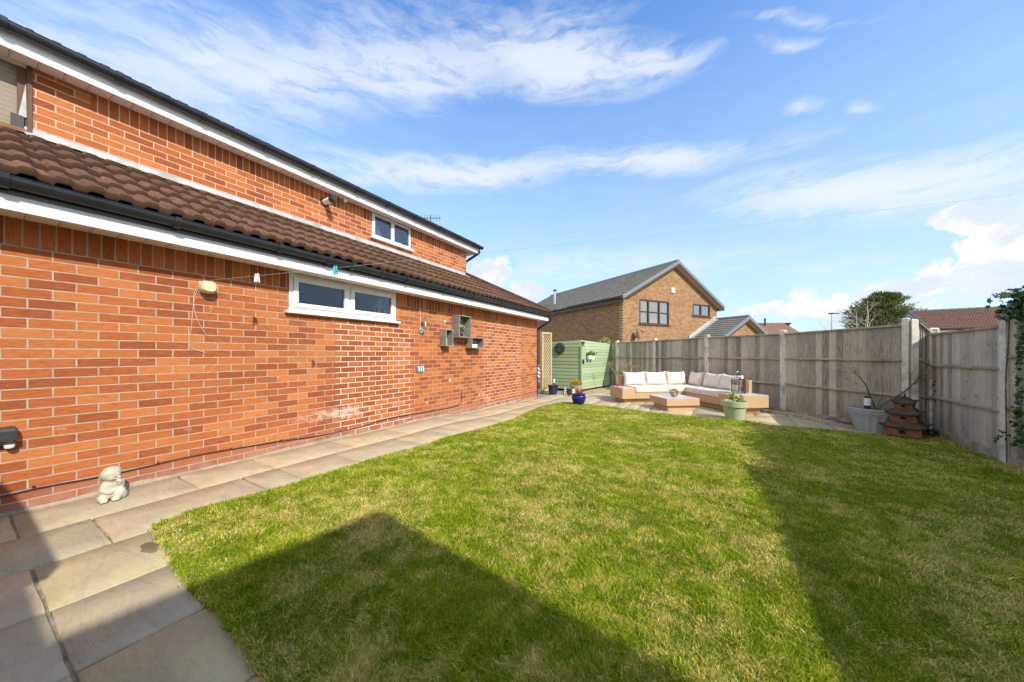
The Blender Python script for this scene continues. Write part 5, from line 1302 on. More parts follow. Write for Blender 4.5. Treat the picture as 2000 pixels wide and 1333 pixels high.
def twigs(m, p, d, L, r, depth, rng_, spread=.6, tw=None, up=.05, tips=None):
    n = 4; pts = [p]; q = p.copy(); dd_ = d.copy()
    for k in range(n):
        dd_ = (dd_+Vector((rng_.gauss(0, .13), rng_.gauss(0, .13), rng_.gauss(0, .1)+up))).normalized(); q = q+dd_*(L/n); pts.append(q.copy())
    tgt = m if (depth > 1 or tw is None) else tw
    tgt.tube(pts, [r*(1-.45*k/n) for k in range(n+1)], 6 if depth > 1 else 4)
    if depth == 0:
        if tips is not None: tips.append(q)
        return
    for k in range(3 if depth > 1 else 4):
        i_ = rng_.randint(2, n); nd = (dd_+Vector((rng_.gauss(0, spread), rng_.gauss(0, spread), rng_.gauss(0, spread*.6)))).normalized()
        twigs(m, pts[i_], nd, L*rng_.uniform(.5, .75), r*.5, depth-1, rng_, spread, tw, up, tips)
# ================================================================== POTS
def gpt(u, v): return gp(u, v)
# green pot
c = at(1434.5, 6.72, 0); c.z = g(c.x, c.y)+.002
r_ = root('green_planter', c, 'large sage green painted pot with small yellow-green shrub, at the lawn edge by the sofa', 'planter')
m = MB(); m.lathe([(.158, 0), (.20, .265), (.224, .268), (.226, .375), (.214, .378), (.205, .33), (.001, .325)], c, 40); m.build('pot', M_greenpot, r_, smooth=True)
m = MB(); m.lathe([(.20, .322), (.001, .335)], c, 24, caps=False); m.build('soil', M_compost, r_)
m = MB(); tw_ = MB(); rr = random.Random(31); tips = []
for k in range(6):
    a = k*1.05; twigs(m, c+Vector((.03*math.cos(a), .03*math.sin(a), .32)), Vector((math.cos(a)*.5, math.sin(a)*.5, 1)).normalized(), .11, .006, 1, rr, .5, None, .05, tips)
m.build('stems', M_bark, r_)
P = np.array([tuple(t_+Vector((rr.gauss(0, .018), rr.gauss(0, .018), rr.gauss(0, .02)))) for t_ in tips for _ in range(9)]); leaves('leaves', P, .042, M_yellowleaf, r_, seed=14)
# grey fluted tub with bare acer and solar light
c = at(1706.5, 6.12, 0); c.z = g(c.x, c.y)+.002
r_ = root('grey_planter', c, 'big grey fluted plastic tub in front of the back fence holding a bare shrub', 'planter')
fl_ = lambda a, i: 1+(.028*math.cos(a*18) if i in (1, 2, 3) else 0)
m = MB(); m.lathe([(.235, 0), (.245, .02), (.30, .24), (.315, .30), (.335, .33), (.345, .36), (.345, .395), (.362, .40), (.362, .43), (.335, .43), (.325, .37), (.001, .365)], c, 108, flute=fl_); m.build('tub', M_greypot, r_, smooth=True)
m = MB(); m.lathe([(.327, .372), (.001, .385)], c, 24, caps=False); m.build('soil', M_compost, r_)
r_ = root('bare_acer', c+Vector((0, 0, .38)), 'leafless little acer with spreading red-tipped twigs in the grey tub', 'shrub')
m = MB(); tw_ = MB(); rr = random.Random(8); b0 = c+Vector((0, 0, .37)); 
def br(pts, r0_, tipn, seed_, spread=.45, L=.2):
    P_ = smoothpts([Vector(p) for p in pts], 5); n_ = len(P_); m.tube(P_, [r0_*(1-.6*k/n_) for k in range(n_)], 8)
    rr_ = random.Random(seed_); d_ = (P_[-1]-P_[-4]).normalized()
    for k in range(tipn): twigs(m, P_[-1-rr_.randint(0, 5)], (d_+Vector((rr_.gauss(0, spread), rr_.gauss(0, spread), rr_.gauss(0, spread*.5)))).normalized(), L*rr_.uniform(.7, 1.2), r0_*.30, 2, rr_, .45, tw_, .0)
    tw_.build('twigs', M_twig_pale, r_); tw_.v = []; tw_.f = []
def off(a, z, f_=0): return b0+RT*a+FW*f_+Vector((0, 0, z))
br([off(.04, 0), off(.0, .12), off(-.08, .30), off(-.14, .46), off(-.24, .60), off(-.34, .70)], .016, 9, 1, .4, .24)
br([off(.06, 0), off(.14, .14, -.05), off(.27, .30, -.15), off(.36, .46, -.25), off(.42, .62, -.32)], .016, 10, 2, .5, .24)
br([off(.05, 0), off(.06, .15, -.03), off(.09, .26, -.05), off(.11, .38, -.05)], .008, 2, 3, .4, .12)
br([off(.02, 0), off(-.02, .16, .05), off(-.08, .24, .08)], .007, 2, 4, .4, .12)
br([off(.37, .50, -.27), off(.48, .60, -.36), off(.60, .66, -.42)], .006, 6, 6, .3, .14)
m.build('branches', M_bark, r_, smooth=True)
q_ = c+RT*-.18+FW*-.06+Vector((0, 0, .38)); r_ = root('solar_light', q_, 'white and dark post-shaped solar light stuck in the grey tub', 'solar light')
m = MB(); m.lathe([(.042, 0), (.042, .10)], q_, 20); m.build('lamp_base', M_dark, r_, smooth=True)
m = MB(); m.lathe([(.046, .10), (.046, .235)], q_, 20); m.build('diffuser', M_whitesoft, r_, smooth=True)
m = MB(); m.lathe([(.048, .2355), (.048, .255), (.03, .268)], q_, 20); m.build('lamp_cap', M_dark, r_, smooth=True)
# terracotta pagoda
c = at(1767, 5.72, 0); c.z = g(c.x, c.y)+.002; ang_ = math.atan2(FW.y, FW.x)-math.pi/2+R(33)
r_ = root('pagoda_ornament', c, 'weathered three-tier terracotta pagoda in the corner of the lawn', 'ornament')
PM = Matrix.Translation(c) @ Matrix.Rotation(ang_, 4, 'Z')
def frus(m, w0, z0_, w1, z1_): m.add([(-w0, -w0, z0_), (w0, -w0, z0_), (w0, w0, z0_), (-w0, w0, z0_), (-w1, -w1, z1_), (w1, -w1, z1_), (w1, w1, z1_), (-w1, w1, z1_)], [(0, 3, 2, 1), (4, 5, 6, 7), (0, 1, 5, 4), (1, 2, 6, 5), (2, 3, 7, 6), (3, 0, 4, 7)])
def tierbody(z0_, z1_, w0, w1, win):
    m = MB(PM); frus(m, w0, z0_, w1, z1_)
    b_o = m.build('tier', M_terra, r_, bevel=.006)
    for k in range(4):
        M2 = PM @ Matrix.Rotation(k*math.pi/2, 4, 'Z'); mm = MB(M2); zc = (z0_+z1_)/2; wm = (w0+w1)/2+.004
        mm.prism([(-win, -wm-.006, zc-win), (win, -wm-.006, zc-win), (win, -wm-.006, zc+win*.3), (win*.5, -wm-.006, zc+win), (-win*.5, -wm-.006, zc+win), (-win, -wm-.006, zc+win*.3)], (0, .008, 0)); mm.build('window', M_black, b_o)
        mm = MB(M2)
        mm.tube([(-win*1.35, -wm-.006, zc-win), (-win*1.35, -wm-.006, zc+win*.5), (0, -wm-.006, zc+win*1.4), (win*1.35, -wm-.006, zc+win*.5), (win*1.35, -wm-.006, zc-win)], .007, 6); mm.build('window_frame', M_terra, b_o)
def tierroof(z0_, z1_, w0, w1):
    m = MB(PM); n_ = 8; lv = []
    for t_ in range(6):
        f_ = t_/5; w_ = w1+(w0-w1)*(1-f_)**1.5; z = z0_+(z1_-z0_)*f_; ring = []
        for k in range(4):
            for i in range(n_):
                s = -1+2*i/n_; x, y = s*w_, -w_; a = k*math.pi/2
                lift = .028*abs(s)**3*(1-f_); ex_ = 1+.05*abs(s)**4*(1-f_); x *= ex_; y *= ex_
                ring.append((x*math.cos(a)-y*math.sin(a), x*math.sin(a)+y*math.cos(a), z+lift+.003*math.sin(s*22)))
        lv.append(ring)
    N_ = 4*n_; V = [p for ring in lv for p in ring]; V += [(x*.97, y*.97, z-.022) for x, y, z in lv[0]]
    F_ = [(t_*N_+i, t_*N_+(i+1) % N_, (t_+1)*N_+(i+1) % N_, (t_+1)*N_+i) for t_ in range(5) for i in range(N_)]
    F_ += [(6*N_+i, 6*N_+(i+1) % N_, (i+1) % N_, i) for i in range(N_)]+[tuple(6*N_+i for i in range(N_))[::-1], tuple(5*N_+i for i in range(N_))]
    m.add(V, F_)
    for k in range(4):
        a = k*math.pi/2+math.pi/4; s2_ = math.sqrt(2)
        P_ = [(math.cos(a)*s2_*w_, math.sin(a)*s2_*w_, z) for w_, z in ((w0*1.10, z0_+.035), (w1+(w0-w1)*.6, z0_+(z1_-z0_)*.3+.012), (w1, z1_+.005))]
        m.tube(P_, [.016, .012, .010], 6)
    m.build('tier_roof', M_terrad, r_)
m = MB(PM)
for i in (-1, 1):
    for j in (-1, 1): m.cbox((i*.17, j*.17, .02), (.07, .07, .04))
m.build('feet', M_terra, r_, bevel=.004)
tierbody(.03, .185, .222, .200, .034); tierroof(.180, .275, .240, .150)
tierbody(.272, .405, .156, .140, .028); tierroof(.400, .490, .180, .100)
tierbody(.487, .590, .103, .098, .022); tierroof(.585, .680, .122, .012)
m = MB(PM); m.lathe([(.012, .68), (.024, .69), (.010, .705), (.018, .718), (.003, .74)], (0, 0, 0), 10); m.build('finial', M_terrad, r_, smooth=True)

# blue glazed pot with red cordyline
c = at(1130.3, 8.62, 0); c.z = g(c.x, c.y)+.002
r_ = root('blue_planter', c, 'rounded cobalt blue glazed pot with spiky red plant at the lawn corner', 'planter')
m = MB(); m.lathe([(.115, 0), (.135, .03), (.175, .13), (.185, .19), (.170, .235), (.162, .245), (.178, .255), (.180, .275), (.165, .275), (.155, .24), (.001, .235)], c, 36); m.build('pot', M_bluepot, r_, smooth=True)
m = MB(); rr = random.Random(6)
def blade(m, p, d, L, w_, droop, n=6):
    d = d.normalized(); s = d.cross(Vector((0, 0, 1)))
    if s.length < .05: s = Vector((1, 0, 0))
    s.normalize(); V = []; q = p.copy(); dd_ = d.copy()
    for k in range(n+1):
        f_ = k/n; ww = w_*(1-f_**2)*(.5+.5*min(1, f_*5)); V += [q-s*ww, q+s*ww]; q = q+dd_*(L/n); dd_ = (dd_+Vector((0, 0, -droop/n))).normalized()
    m.add(V, [(2*k, 2*k+1, 2*k+3, 2*k+2) for k in range(n)])
for k in range(85):
    a = rr.uniform(0, 6.28); e_ = rr.uniform(.2, 1.45); blade(m, c+Vector((.02*math.cos(a), .02*math.sin(a), .24)), Vector((math.cos(a)*math.cos(e_), math.sin(a)*math.cos(e_), math.sin(e_))), rr.uniform(.18, .30), .009, rr.uniform(.1, .6))
o = m.build('leaves', M_red, r_); islands_rnd(o, 6)
# dark blue pot by the trellis with stake light
c = at(1080, 10.85, 0); c.z = g(c.x, c.y)+.002
r_ = root('dark_blue_planter', c, 'dark blue flared pot with sparse grassy plant in front of the shed end', 'planter')
m = MB(); m.lathe([(.125, 0), (.13, .02), (.155, .26), (.172, .262), (.175, .295), (.16, .295), (.15, .26), (.001, .255)], c, 30); m.build('pot', M_bluedark, r_, smooth=True)
m = MB()
for k in range(60):
    a = rr.uniform(0, 6.28); e_ = rr.uniform(.5, 1.5); blade(m, c+Vector((.09*math.cos(a)*rr.random(), .09*math.sin(a)*rr.random(), .25)), Vector((math.cos(a)*math.cos(e_), math.sin(a)*math.cos(e_), math.sin(e_))), rr.uniform(.07, .16), .004, .3, 4)
o = m.build('leaves', M_dkgreen, r_); islands_rnd(o, 4)
q_ = c+RT*.03+Vector((0, 0, .25)); r_ = root('solar_stake_light', q_, 'white cylinder solar stake light standing in the dark blue pot', 'solar light')
m = MB(); m.tube([q_, q_+Vector((0, 0, .14))], .01, 8); m.build('stake', M_dark, r_)
m = MB(); m.lathe([(.036, .13), (.036, .26)], q_, 16); m.build('diffuser', M_whitesoft, r_, smooth=True); m = MB(); m.lathe([(.038, .261), (.03, .29)], q_, 16); m.build('lamp_cap', M_dark, r_, smooth=True)
# stone squirrel-like ornament
c = at(1103.5, 10.75, 0); c.z = g(c.x, c.y)
r_ = root('animal_ornament', c, 'small grey and white stone animal figure sitting by the shed', 'ornament'); M_ = Matrix.Translation(c) @ Matrix.Rotation(math.atan2(.5047, .8632), 4, 'Z')
m = MB(M_)
for cc, r3 in (((0, 0, .09), (.065, .06, .09)), ((-.005, -.02, .20), (.04, .045, .042)), ((-.01, -.06, .195), (.022, .025, .018)), ((-.03, -.01, .24), (.013, .01, .024)), ((.02, -.01, .24), (.013, .01, .024)),
               ((-.035, -.055, .05), (.022, .03, .045)), ((.035, -.055, .05), (.022, .03, .045)), ((-.035, -.085, .015), (.022, .035, .015)), ((.035, -.085, .015), (.022, .035, .015)), ((-.03, -.055, .13), (.016, .028, .02)), ((.03, -.055, .13), (.016, .028, .02)), ((.07, .03, .07), (.03, .03, .06))):
    m.ell(cc, r3, None, 14, 9)
o = m.build('body', varied('grey_cast_stone', (.40, .38, .35), .35, 14, .9, .4, 60, tint=(.62, .58, .52)), r_)
md = o.modifiers.new('join', 'REMESH'); md.mode = 'VOXEL'; md.voxel_size = .005; md.use_smooth_shade = True
# timber planter with golden shrub, and dark pot with spiky plant next to it
c = at(1125, 10.85, 0); c.z = g(c.x, c.y)
r_ = root('stone_planter', c, 'pale weathered planter with bright yellow evergreen at the shed corner', 'planter')
m = MB(); m.lathe([(.14, 0), (.17, .26), (.18, .262), (.18, .30), (.165, .30), (.155, .27), (.001, .265)], c, 22); m.build('pot', varied('pale_stone', (.42, .37, .29), .2, 9, .9, .3, 50), r_, smooth=True)
P = c+Vector((0, 0, .3)); n_ = 420; a = rg.uniform(0, 6.28, n_); b1 = np.arccos(rg.uniform(-.1, 1, n_)); q_ = .6+.4*rg.random(n_)
D = np.stack([np.sin(b1)*np.cos(a), np.sin(b1)*np.sin(a), np.cos(b1)], -1)
P = np.array([c.x, c.y, c.z+.29])+D*q_[:, None]*np.array([.17, .17, .15]); leaves('foliage', P, .06, M_yellow, r_, 'leaf', seed=15, dirs=D*1.2, jitter=.5)
q_ = at(1112.5, 10.7, 0); q_.z = g(q_.x, q_.y)
r_ = root('black_planter', q_, 'small dark pot with upright green leaves right of the stone animal', 'planter')
m = MB(); m.lathe([(.08, 0), (.10, .14), (.09, .14), (.001, .12)], q_, 18); m.build('pot', M_dark, r_, smooth=True)
m = MB()
for k in range(26):
    a_ = rr.uniform(0, 6.28); e_ = rr.uniform(.9, 1.5); blade(m, q_+Vector((0, 0, .12)), Vector((math.cos(a_)*math.cos(e_), math.sin(a_)*math.cos(e_), math.sin(e_))), rr.uniform(.08, .15), .012, .2, 4)
o = m.build('leaves', M_dkgreen, r_); islands_rnd(o, 4)
q_ = at(1119.5, 10.2, 0); q_.z = g(q_.x, q_.y); r_ = root('solar_post_light', q_, 'white solar post light standing on the paving behind the red plant', 'solar light')
m = MB(); m.tube([q_, q_+Vector((0, 0, .10))], .012, 8); m.build('stake', M_dark, r_)
m = MB(); m.lathe([(.040, .10), (.040, .25)], q_, 16); m.build('diffuser', M_whitesoft, r_, smooth=True); m = MB(); m.lathe([(.042, .251), (.03, .285)], q_, 16); m.build('lamp_cap', M_dark, r_, smooth=True)
# twiggy shrub behind the sofa
for k, (u_, Y_, lb, hgt) in enumerate(((1232, 10.6, 'bare pinkish twiggy shrub rising behind the left sofa cushions', 1.02), (1204, 11.8, 'thin bare climber against the first fence post', 1.05))):
    c = at(u_, Y_, 0); c.z = g(c.x, c.y); r_ = root('bare_shrub', c, lb, 'shrub'); m = MB(); rr = random.Random(40+k)
    for i in range(5 if not k else 3):
        P_ = [c+Vector((0, 0, 0)), c+Vector((rr.gauss(0, .05), rr.gauss(0, .05), hgt*.5)), c+RT*(rr.uniform(-.2, .45) if not k else rr.uniform(-.3, .05))+Vector((0, 0, hgt*.86))]
        P_ = smoothpts(P_, 4); m.tube(P_, [.008*(1-.5*j/len(P_)) for j in range(len(P_))], 5)
        for _ in range(4): twigs(m, P_[-1], Vector((rr.gauss(0, .6), rr.gauss(0, .6), .4)).normalized(), .18, .004, 1, rr, .6)
        m.build('stem', M_twig_pale, r_); m = MB()

# ================================================================== NEIGHBOUR'S HOUSE
NP = cw(6.316, 19.0, 0)
nr_ = cw(.889, .458).normalized(); nl_ = cw(-.458, .889).normalized()
NMx = Matrix(((nr_.x, nl_.x, 0, NP.x), (nr_.y, nl_.y, 0, NP.y), (0, 0, 1, 0), (0, 0, 0, 1)))
nh = root('neighbour_house', NP, 'buff brick two-storey house with grey tiled gable roof and brown windows beyond the fence', 'house')
WN, LN = 8.85, 13.5; NE = 4.45; tanp = .535; apz = NE+.05+tanp*(WN/2+.3)
def solve_a(u, b0=0):     # position along the gable front seen at pixel column u
    k = (u-1000)/650; X0, Y0 = 6.316-.458*b0, 19.0+.889*b0
    return (k*Y0-X0)/(.889-k*.458)
def zof(a, v, b0=0): Y = 19.0+.458*a+.889*b0; return HC+(691-v)/650*Y
w1 = (solve_a(1248.7), solve_a(1307)); w1z = (zof(w1[0], 632.5), zof(w1[0], 583.0)); w2 = (solve_a(1353), solve_a(1387)); w2z = (zof(w2[0], 616.5), zof(w2[0], 592.5))
h0n = NP.dot(nr_)
M_bf = brick('buff_brick_front', tuple(nr_), BUFF, (.60, .47, .30), z0=0, h0=h0n, bumpd=.002, wobble=0, streaks=.3,
             zones=[(h0n+w1[0], h0n+w1[1], w1z[1], w1z[1]+.22), (h0n+w1[0], h0n+w1[1], w1z[0]-.27, w1z[0]-.05), (h0n+w2[0], h0n+w2[1], w2z[1], w2z[1]+.22), (h0n+w2[0], h0n+w2[1], w2z[0]-.27, w2z[0]-.05),
                    (h0n+.35, h0n+w1[0]-.01, w1z[1]-.02-.2, w1z[1]+.0), (h0n+w1[1]+.02, h0n+w2[0]-.02, w1z[1]-.32, w1z[1]-.1)])
M_bs = brick('buff_brick_side', tuple(nl_), BUFF, (.60, .47, .32), z0=0, h0=.1, bumpd=.002, wobble=0, streaks=.3)
m = MB(NMx); zw = NE
# front wall built as blocks round the window openings, then the gable triangle
def wallrect(m, x0, x1, z0_, z1_): m.box(x0, x1, 0, .25, z0_, z1_)
zb_ = -.7
wallrect(m, 0, w1[0], zb_, zw); wallrect(m, w1[1], w2[0], zb_, zw); wallrect(m, w2[1], WN, zb_, zw)
wallrect(m, w1[0], w1[1], zb_, w1z[0]); wallrect(m, w1[0], w1[1], w1z[1], zw); wallrect(m, w2[0], w2[1], zb_, w2z[0]); wallrect(m, w2[0], w2[1], w2z[1], zw)
m.prism([(0, 0, zw), (WN, 0, zw), (WN/2, 0, zw+tanp*WN/2)], (0, .25, 0)); m.build('gable_wall', M_bf, nh)
m = MB(NMx); m.box(.001, .25, .251, LN, zb_, NE); m.box(WN-.25, WN-.001, .251, LN, zb_, NE); m.build('side_wall', M_bs, nh)
def nwindow(x0, x1, z0_, z1_, mull, trans):
    m = MB(NMx); f_ = .09; yf, yb = -.01, .09
    m.box(x0, x1, yf, yb, z0_, z0_+f_); m.box(x0, x1, yf, yb, z1_-f_, z1_); m.box(x0, x0+f_, yf, yb, z0_+f_, z1_-f_); m.box(x1-f_, x1, yf, yb, z0_+f_, z1_-f_)
    for q in mull: m.box(q-f_*.6, q+f_*.6, yf, yb, z0_+f_, z1_-f_)
    xs_ = [x0+f_]+[v for q in mull for v in (q-f_*.6, q+f_*.6)]+[x1-f_]
    for q in trans:
        for i in range(0, len(xs_), 2): m.box(xs_[i], xs_[i+1], yf+.01, yb-.02, q-.03, q+.03)
    wn_ = m.build('window', M_brown, nh, bevel=.008)
    m = MB(NMx); m.box(x0+f_*.5, x1-f_*.5, .045, .05, z0_+f_*.5, z1_-f_*.5); m.build('pane', M_glass_far, wn_)
    m = MB(NMx); m.box(x0, x1, .07, .075, z0_, z1_); m.build('curtain', M_net, wn_)
    m = MB(NMx); m.box(x0-.07, x1+.07, -.06, .0-.012, z0_-.06, z0_+.01); m.build('sill', M_brown, wn_)
W_ = w1[1]-w1[0]; nwindow(w1[0], w1[1], *w1z, [w1[0]+W_*.30, w1[0]+W_*.66], [(w1z[0]+w1z[1])/2])
nwindow(w2[0], w2[1], *w2z, [w2[0]+(w2[1]-w2[0])*.47], [])
def house_roof(par, Mx, W, L, ze, tanp, ov, ovg, back, matl, seed, gauge=.34, vmat=M_verge, bmat=M_brown, smat=M_creampaint, flat_left=True):
    """gable roof: eaves along local y at x = -ov and x = W+ov, front verge at y = -ovg"""
    R3 = Mx.to_3x3(); ex, ey = R3 @ Vector((1, 0, 0)), R3 @ Vector((0, 1, 0)); half = W/2+ov; rise = half*tanp; hyp = math.hypot(half, rise)
    z0_ = ze-ov*tanp+.12
    tiles('roof', par, matl, Mx @ Vector((-ov, -ovg, z0_)), ey, ex*half+Vector((0, 0, rise)), L+ovg+back, hyp, gauge=gauge, roll=.15, rh=.04, step=.05, n=5, seed=seed)
    tiles('roof', par, matl, Mx @ Vector((W+ov, -ovg, z0_)), ey, -ex*half+Vector((0, 0, rise)), L+ovg+back, hyp, gauge=gauge, roll=.15, rh=.04, step=.05, n=5, seed=seed+1)
    m = MB(Mx); y = -ovg
    while y < L+back: m.tube([(W/2, y, z0_+rise+.02), (W/2, min(y+.44, L+back), z0_+rise+.02)], [.12, .11], 10); y += .45
    o = m.build('ridge_tiles', vmat, par, smooth=True)
    nseg = int(hyp/gauge)
    for sgn, xe in ((1, -ov), (-1, W+ov)):
        m = MB(Mx)
        for k in range(nseg+1):
            f0, f1 = k*gauge/hyp, min((k+1.04)*gauge/hyp, 1.0)
            if f0 >= 1: break
            a0_, a1_ = Vector((xe+sgn*half*f0, 0, z0_+rise*f0)), Vector((xe+sgn*half*f1, 0, z0_+rise*f1))
            m.prism([(a0_.x, -ovg-.035, a0_.z-.13), (a1_.x, -ovg-.035, a1_.z-.15), (a1_.x, -ovg-.035, a1_.z+.045), (a0_.x, -ovg-.035, a0_.z+.075)], (0, .14, 0))
        m.build('verge_trim', vmat, par)
        m = MB(Mx); P0_, P1_ = (xe, z0_), (W/2, z0_+rise)
        m.prism([(P0_[0], -ovg-.01, P0_[1]-.27), (P1_[0], -ovg-.01, P1_[1]-.27), (P1_[0], -ovg-.01, P1_[1]-.10), (P0_[0], -ovg-.01, P0_[1]-.10)], (0, .03, 0)); m.build('barge_board', bmat, par)
        m = MB(Mx); m.prism([(P0_[0], -ovg+.021, P0_[1]-.22), (P1_[0], -ovg+.021, P1_[1]-.22), (P1_[0], -ovg+.021, P1_[1]-.20), (P0_[0], -ovg+.021, P0_[1]-.20)], (0, ovg-.022, 0)); m.build('verge_soffit', smat, par)
        m = MB(Mx); xi = 0 if sgn > 0 else W
        m.box(min(xe, xi-sgn*.002), max(xe, xi-sgn*.002), -ovg+.02, L, z0_-.24, z0_-.22); m.build('eave_soffit', smat, par)
        m = MB(Mx); m.box(xe-.02 if sgn > 0 else xe, xe if sgn > 0 else xe+.02, -ovg, L, z0_-.26, z0_-.06); m.build('fascia', bmat, par)
        m = MB(Mx); gx_ = xe-sgn*.075; m.tube([(gx_, -ovg+.03, z0_-.07), (gx_, L, z0_-.07)], .05, 8); m.build('gutter', M_brown if bmat is M_brown else M_gutter, par, smooth=True)
    return z0_+rise
house_roof(nh, NMx, WN, LN, NE, tanp, .32, .32, .3, M_tile_grey, 50)
m = MB(NMx); fz = NE+.15; m.tube([(1.0, 8.2, fz), (1.0, 8.2, fz+1.6)], .10, 14); cp = m.build('stove_flue', M_steel, nh, smooth=True); m = MB(NMx); m.lathe([(.14, fz+1.6), (.14, fz+1.72), (.05, fz+1.75)], (1.0, 8.2, 0), 14); m.build('flue_cap', M_dark, cp, smooth=True)
# garage with its own gable roof in front of the house
gA = solve_a(1399); GW = 5.2; gx_c = WN-.15; GMx = NMx @ Matrix.Translation((gx_c-GW/2, -1.9, 0))
gr = root('neighbour_garage', GMx @ Vector((GW/2, 0, -.4)), 'low buff brick garage with grey tiled gable roof against the neighbouring house', 'garage')
ge = 2.12; tg = .49
m = MB(GMx); m.prism([(0, 0, -.7), (GW, 0, -.7), (GW, 0, ge), (GW/2, 0, ge+tg*GW/2), (0, 0, ge)], (0, .22, 0)); m.build('gable_wall', M_bf, gr)
m = MB(GMx); m.box(.001, .22, .221, 1.87, -.7, ge); m.build('side_wall', M_bs, gr)
house_roof(gr, GMx, GW, 1.87, ge, tg, .3, .25, -.02, M_tile_grey, 60)
m = MB(GMx); hf = GW/2+.3; zz0 = ge-.3*tg+.12
m.prism([(-.3, 1.84, zz0+.03), (GW/2, 1.84, zz0+hf*tg+.05), (GW/2, 1.84, zz0+hf*tg+.28), (-.3, 1.84, zz0+.26)], (0, .04, 0)); m.prism([(-.3, 1.62, zz0+.05), (GW/2, 1.62, zz0+hf*tg+.07), (GW/2, 1.62, zz0+hf*tg+.09), (-.3, 1.62, zz0+.07)], (0, .22, 0)); m.build('flashing', M_lead, gr)
# alarm box and satellite dish
q = NMx @ Vector((solve_a(1313.5), -.05, zof(solve_a(1313.5), 567.5)))
r_ = root('alarm_box', q, 'white burglar alarm box high on the buff gable wall', 'alarm box'); M_ = Matrix.Translation(q) @ NMx.to_3x3().to_4x4()
m = MB(M_); m.box(-.16, .16, -.03, .048, -.16, .16); m.build('alarm_case', M_whitesoft, r_, bevel=.03); m = MB(M_); m.box(-.09, .09, -.045, -.03, -.03, .1); m.build('alarm_lens', M_whitesoft, r_, bevel=.01)
q = NMx @ Vector((solve_a(1237), -.28, zof(solve_a(1237), 654)))
r_ = root('satellite_dish', q, 'grey satellite dish low on the buff gable wall', 'satellite dish'); M_ = Matrix.Translation(q) @ NMx.to_3x3().to_4x4() @ Matrix.Rotation(R(62), 4, 'Z') @ Matrix.Rotation(R(75), 4, 'X')
m = MB(M_); m.lathe([(.001, -.05), (.12, -.038), (.22, -.01), (.27, .02), (.275, .025), (.22, -.004), (.12, -.03), (.002, -.042)], (0, 0, 0), 26); m.build('dish', varied('grey_dish', (.33, .35, .36), .06, 5, .5, 0), r_, smooth=True)
m = MB(M_); m.tube([(0, .26, .0), (0, .25, .2), (0, .12, .38)], .014, 6); m.tube([(0, .12, .34), (0, .06, .42)], .035, 8); m.build('dish_arm', M_dark, r_)
m = MB(); m.tube([q, NMx @ Vector((solve_a(1237), .0, zof(solve_a(1237), 662)))], .02, 6); m.build('bracket', M_dark, r_)

# ================================================================== FAR HOUSES
# bungalow with white verge to the right
G0 = cw(33.8, 28.0); bx = cw(.564, .826).normalized(); by = cw(.826, -.564).normalized()
BW = 7.4; BM = Matrix(((-bx.x, by.x, 0, G0.x+bx.x*BW/2), (-bx.y, by.y, 0, G0.y+bx.y*BW/2), (0, 0, 1, 0), (0, 0, 0, 1)))
bh = root('bungalow', G0, 'bungalow with brown tiled roof and white gable boards behind the right fence', 'house')
rz = HC+79*28/650; ez = 3.0
m = MB(BM); m.box(0, BW, .25, 16, -.7, ez-.0); m.prism([(0, .25, ez), (BW, .25, ez), (BW/2, .25, ez+(rz-ez)*.93)], (0, .2, 0)); m.build('wall', M_bs, bh)
house_roof(bh, BM, BW, 16, ez+.02, (rz-ez-.02)/(BW/2), .3, .3, .3, M_tile_far, 70, vmat=varied('slate_blue_verge', (.10, .12, .15), .1, 5, .6, 0), bmat=M_white, smat=M_white)
# distant roof
q = at(1503, 46, 0); FM = Matrix.Translation((q.x, q.y, 0)) @ Matrix.Rotation(math.atan2(RT.y, RT.x)-R(4), 4, 'Z')
fh = root('distant_house', q, 'distant house with plain reddish-brown tiled roof and a thin black flue', 'house')
zr = HC+60*46/650; m = MB(FM); m.box(-5.5, 2.6, -3.2, 3.2, -.7, 3.0); m.build('wall', M_bs, fh)
tiles('roof', fh, M_tile_far, FM @ Vector((-5.8, -3.5, 2.85)), FM.to_3x3() @ Vector((1, 0, 0)), FM.to_3x3() @ Vector((0, 3.5, zr-2.85)), 8.7, math.hypot(3.5, zr-2.85), x1=lambda t: 8.7-.25*t, roll=.3, rh=.05, n=4)
tiles('roof', fh, M_tile_far, FM @ Vector((-5.8, 3.5, 2.85)), FM.to_3x3() @ Vector((1, 0, 0)), FM.to_3x3() @ Vector((0, -3.5, zr-2.85)), 8.7, math.hypot(3.5, zr-2.85), roll=.3, rh=.05, n=4)
q2 = FM @ Vector(((1489-1503)/650*46, -.6, zr-.5)); m = MB(); m.tube([q2, q2+Vector((0, 0, 1.1))], .11, 10); m.build('flue', M_dark, fh)
# a house out of view, and an unseen garage added to shade the lawn
HM = Matrix.Translation((4.05, -.62, 0)) @ Matrix.Rotation(R(-8.5), 4, 'Z')
sh = root('side_house', (8, -4, -.3), 'tall brick house outside the view to the right behind the camera', 'house')
m = MB(HM); m.box(.15, 9, -9, -.15, -.6, 4.85); m.build('wall', M_brick_end, sh); m = MB(HM); m.box(0, 9.2, -9.2, 0, 4.851, 4.99); m.build('roof', M_tile_far, sh)
ga = root('added_shade_garage', (6, 3, -.3), 'unseen flat-roofed brick garage added beyond the right fence to shade the lawn', 'garage')
m = MB(); m.box(4.0, 7, -.3, 3.2, -.6, 2.5); m.build('wall', M_brick_end, ga); m = MB(); m.box(3.9, 7.1, -.4, 3.3, 2.501, 2.80); m.build('roof', M_lead, ga)
ex_ = root('added_shade_extension', (2, -3, 0), 'unseen low brick extension added behind the camera to shade the paving', 'shadow caster')  # unseen block and canopy added to cast the shadow patches on the paving
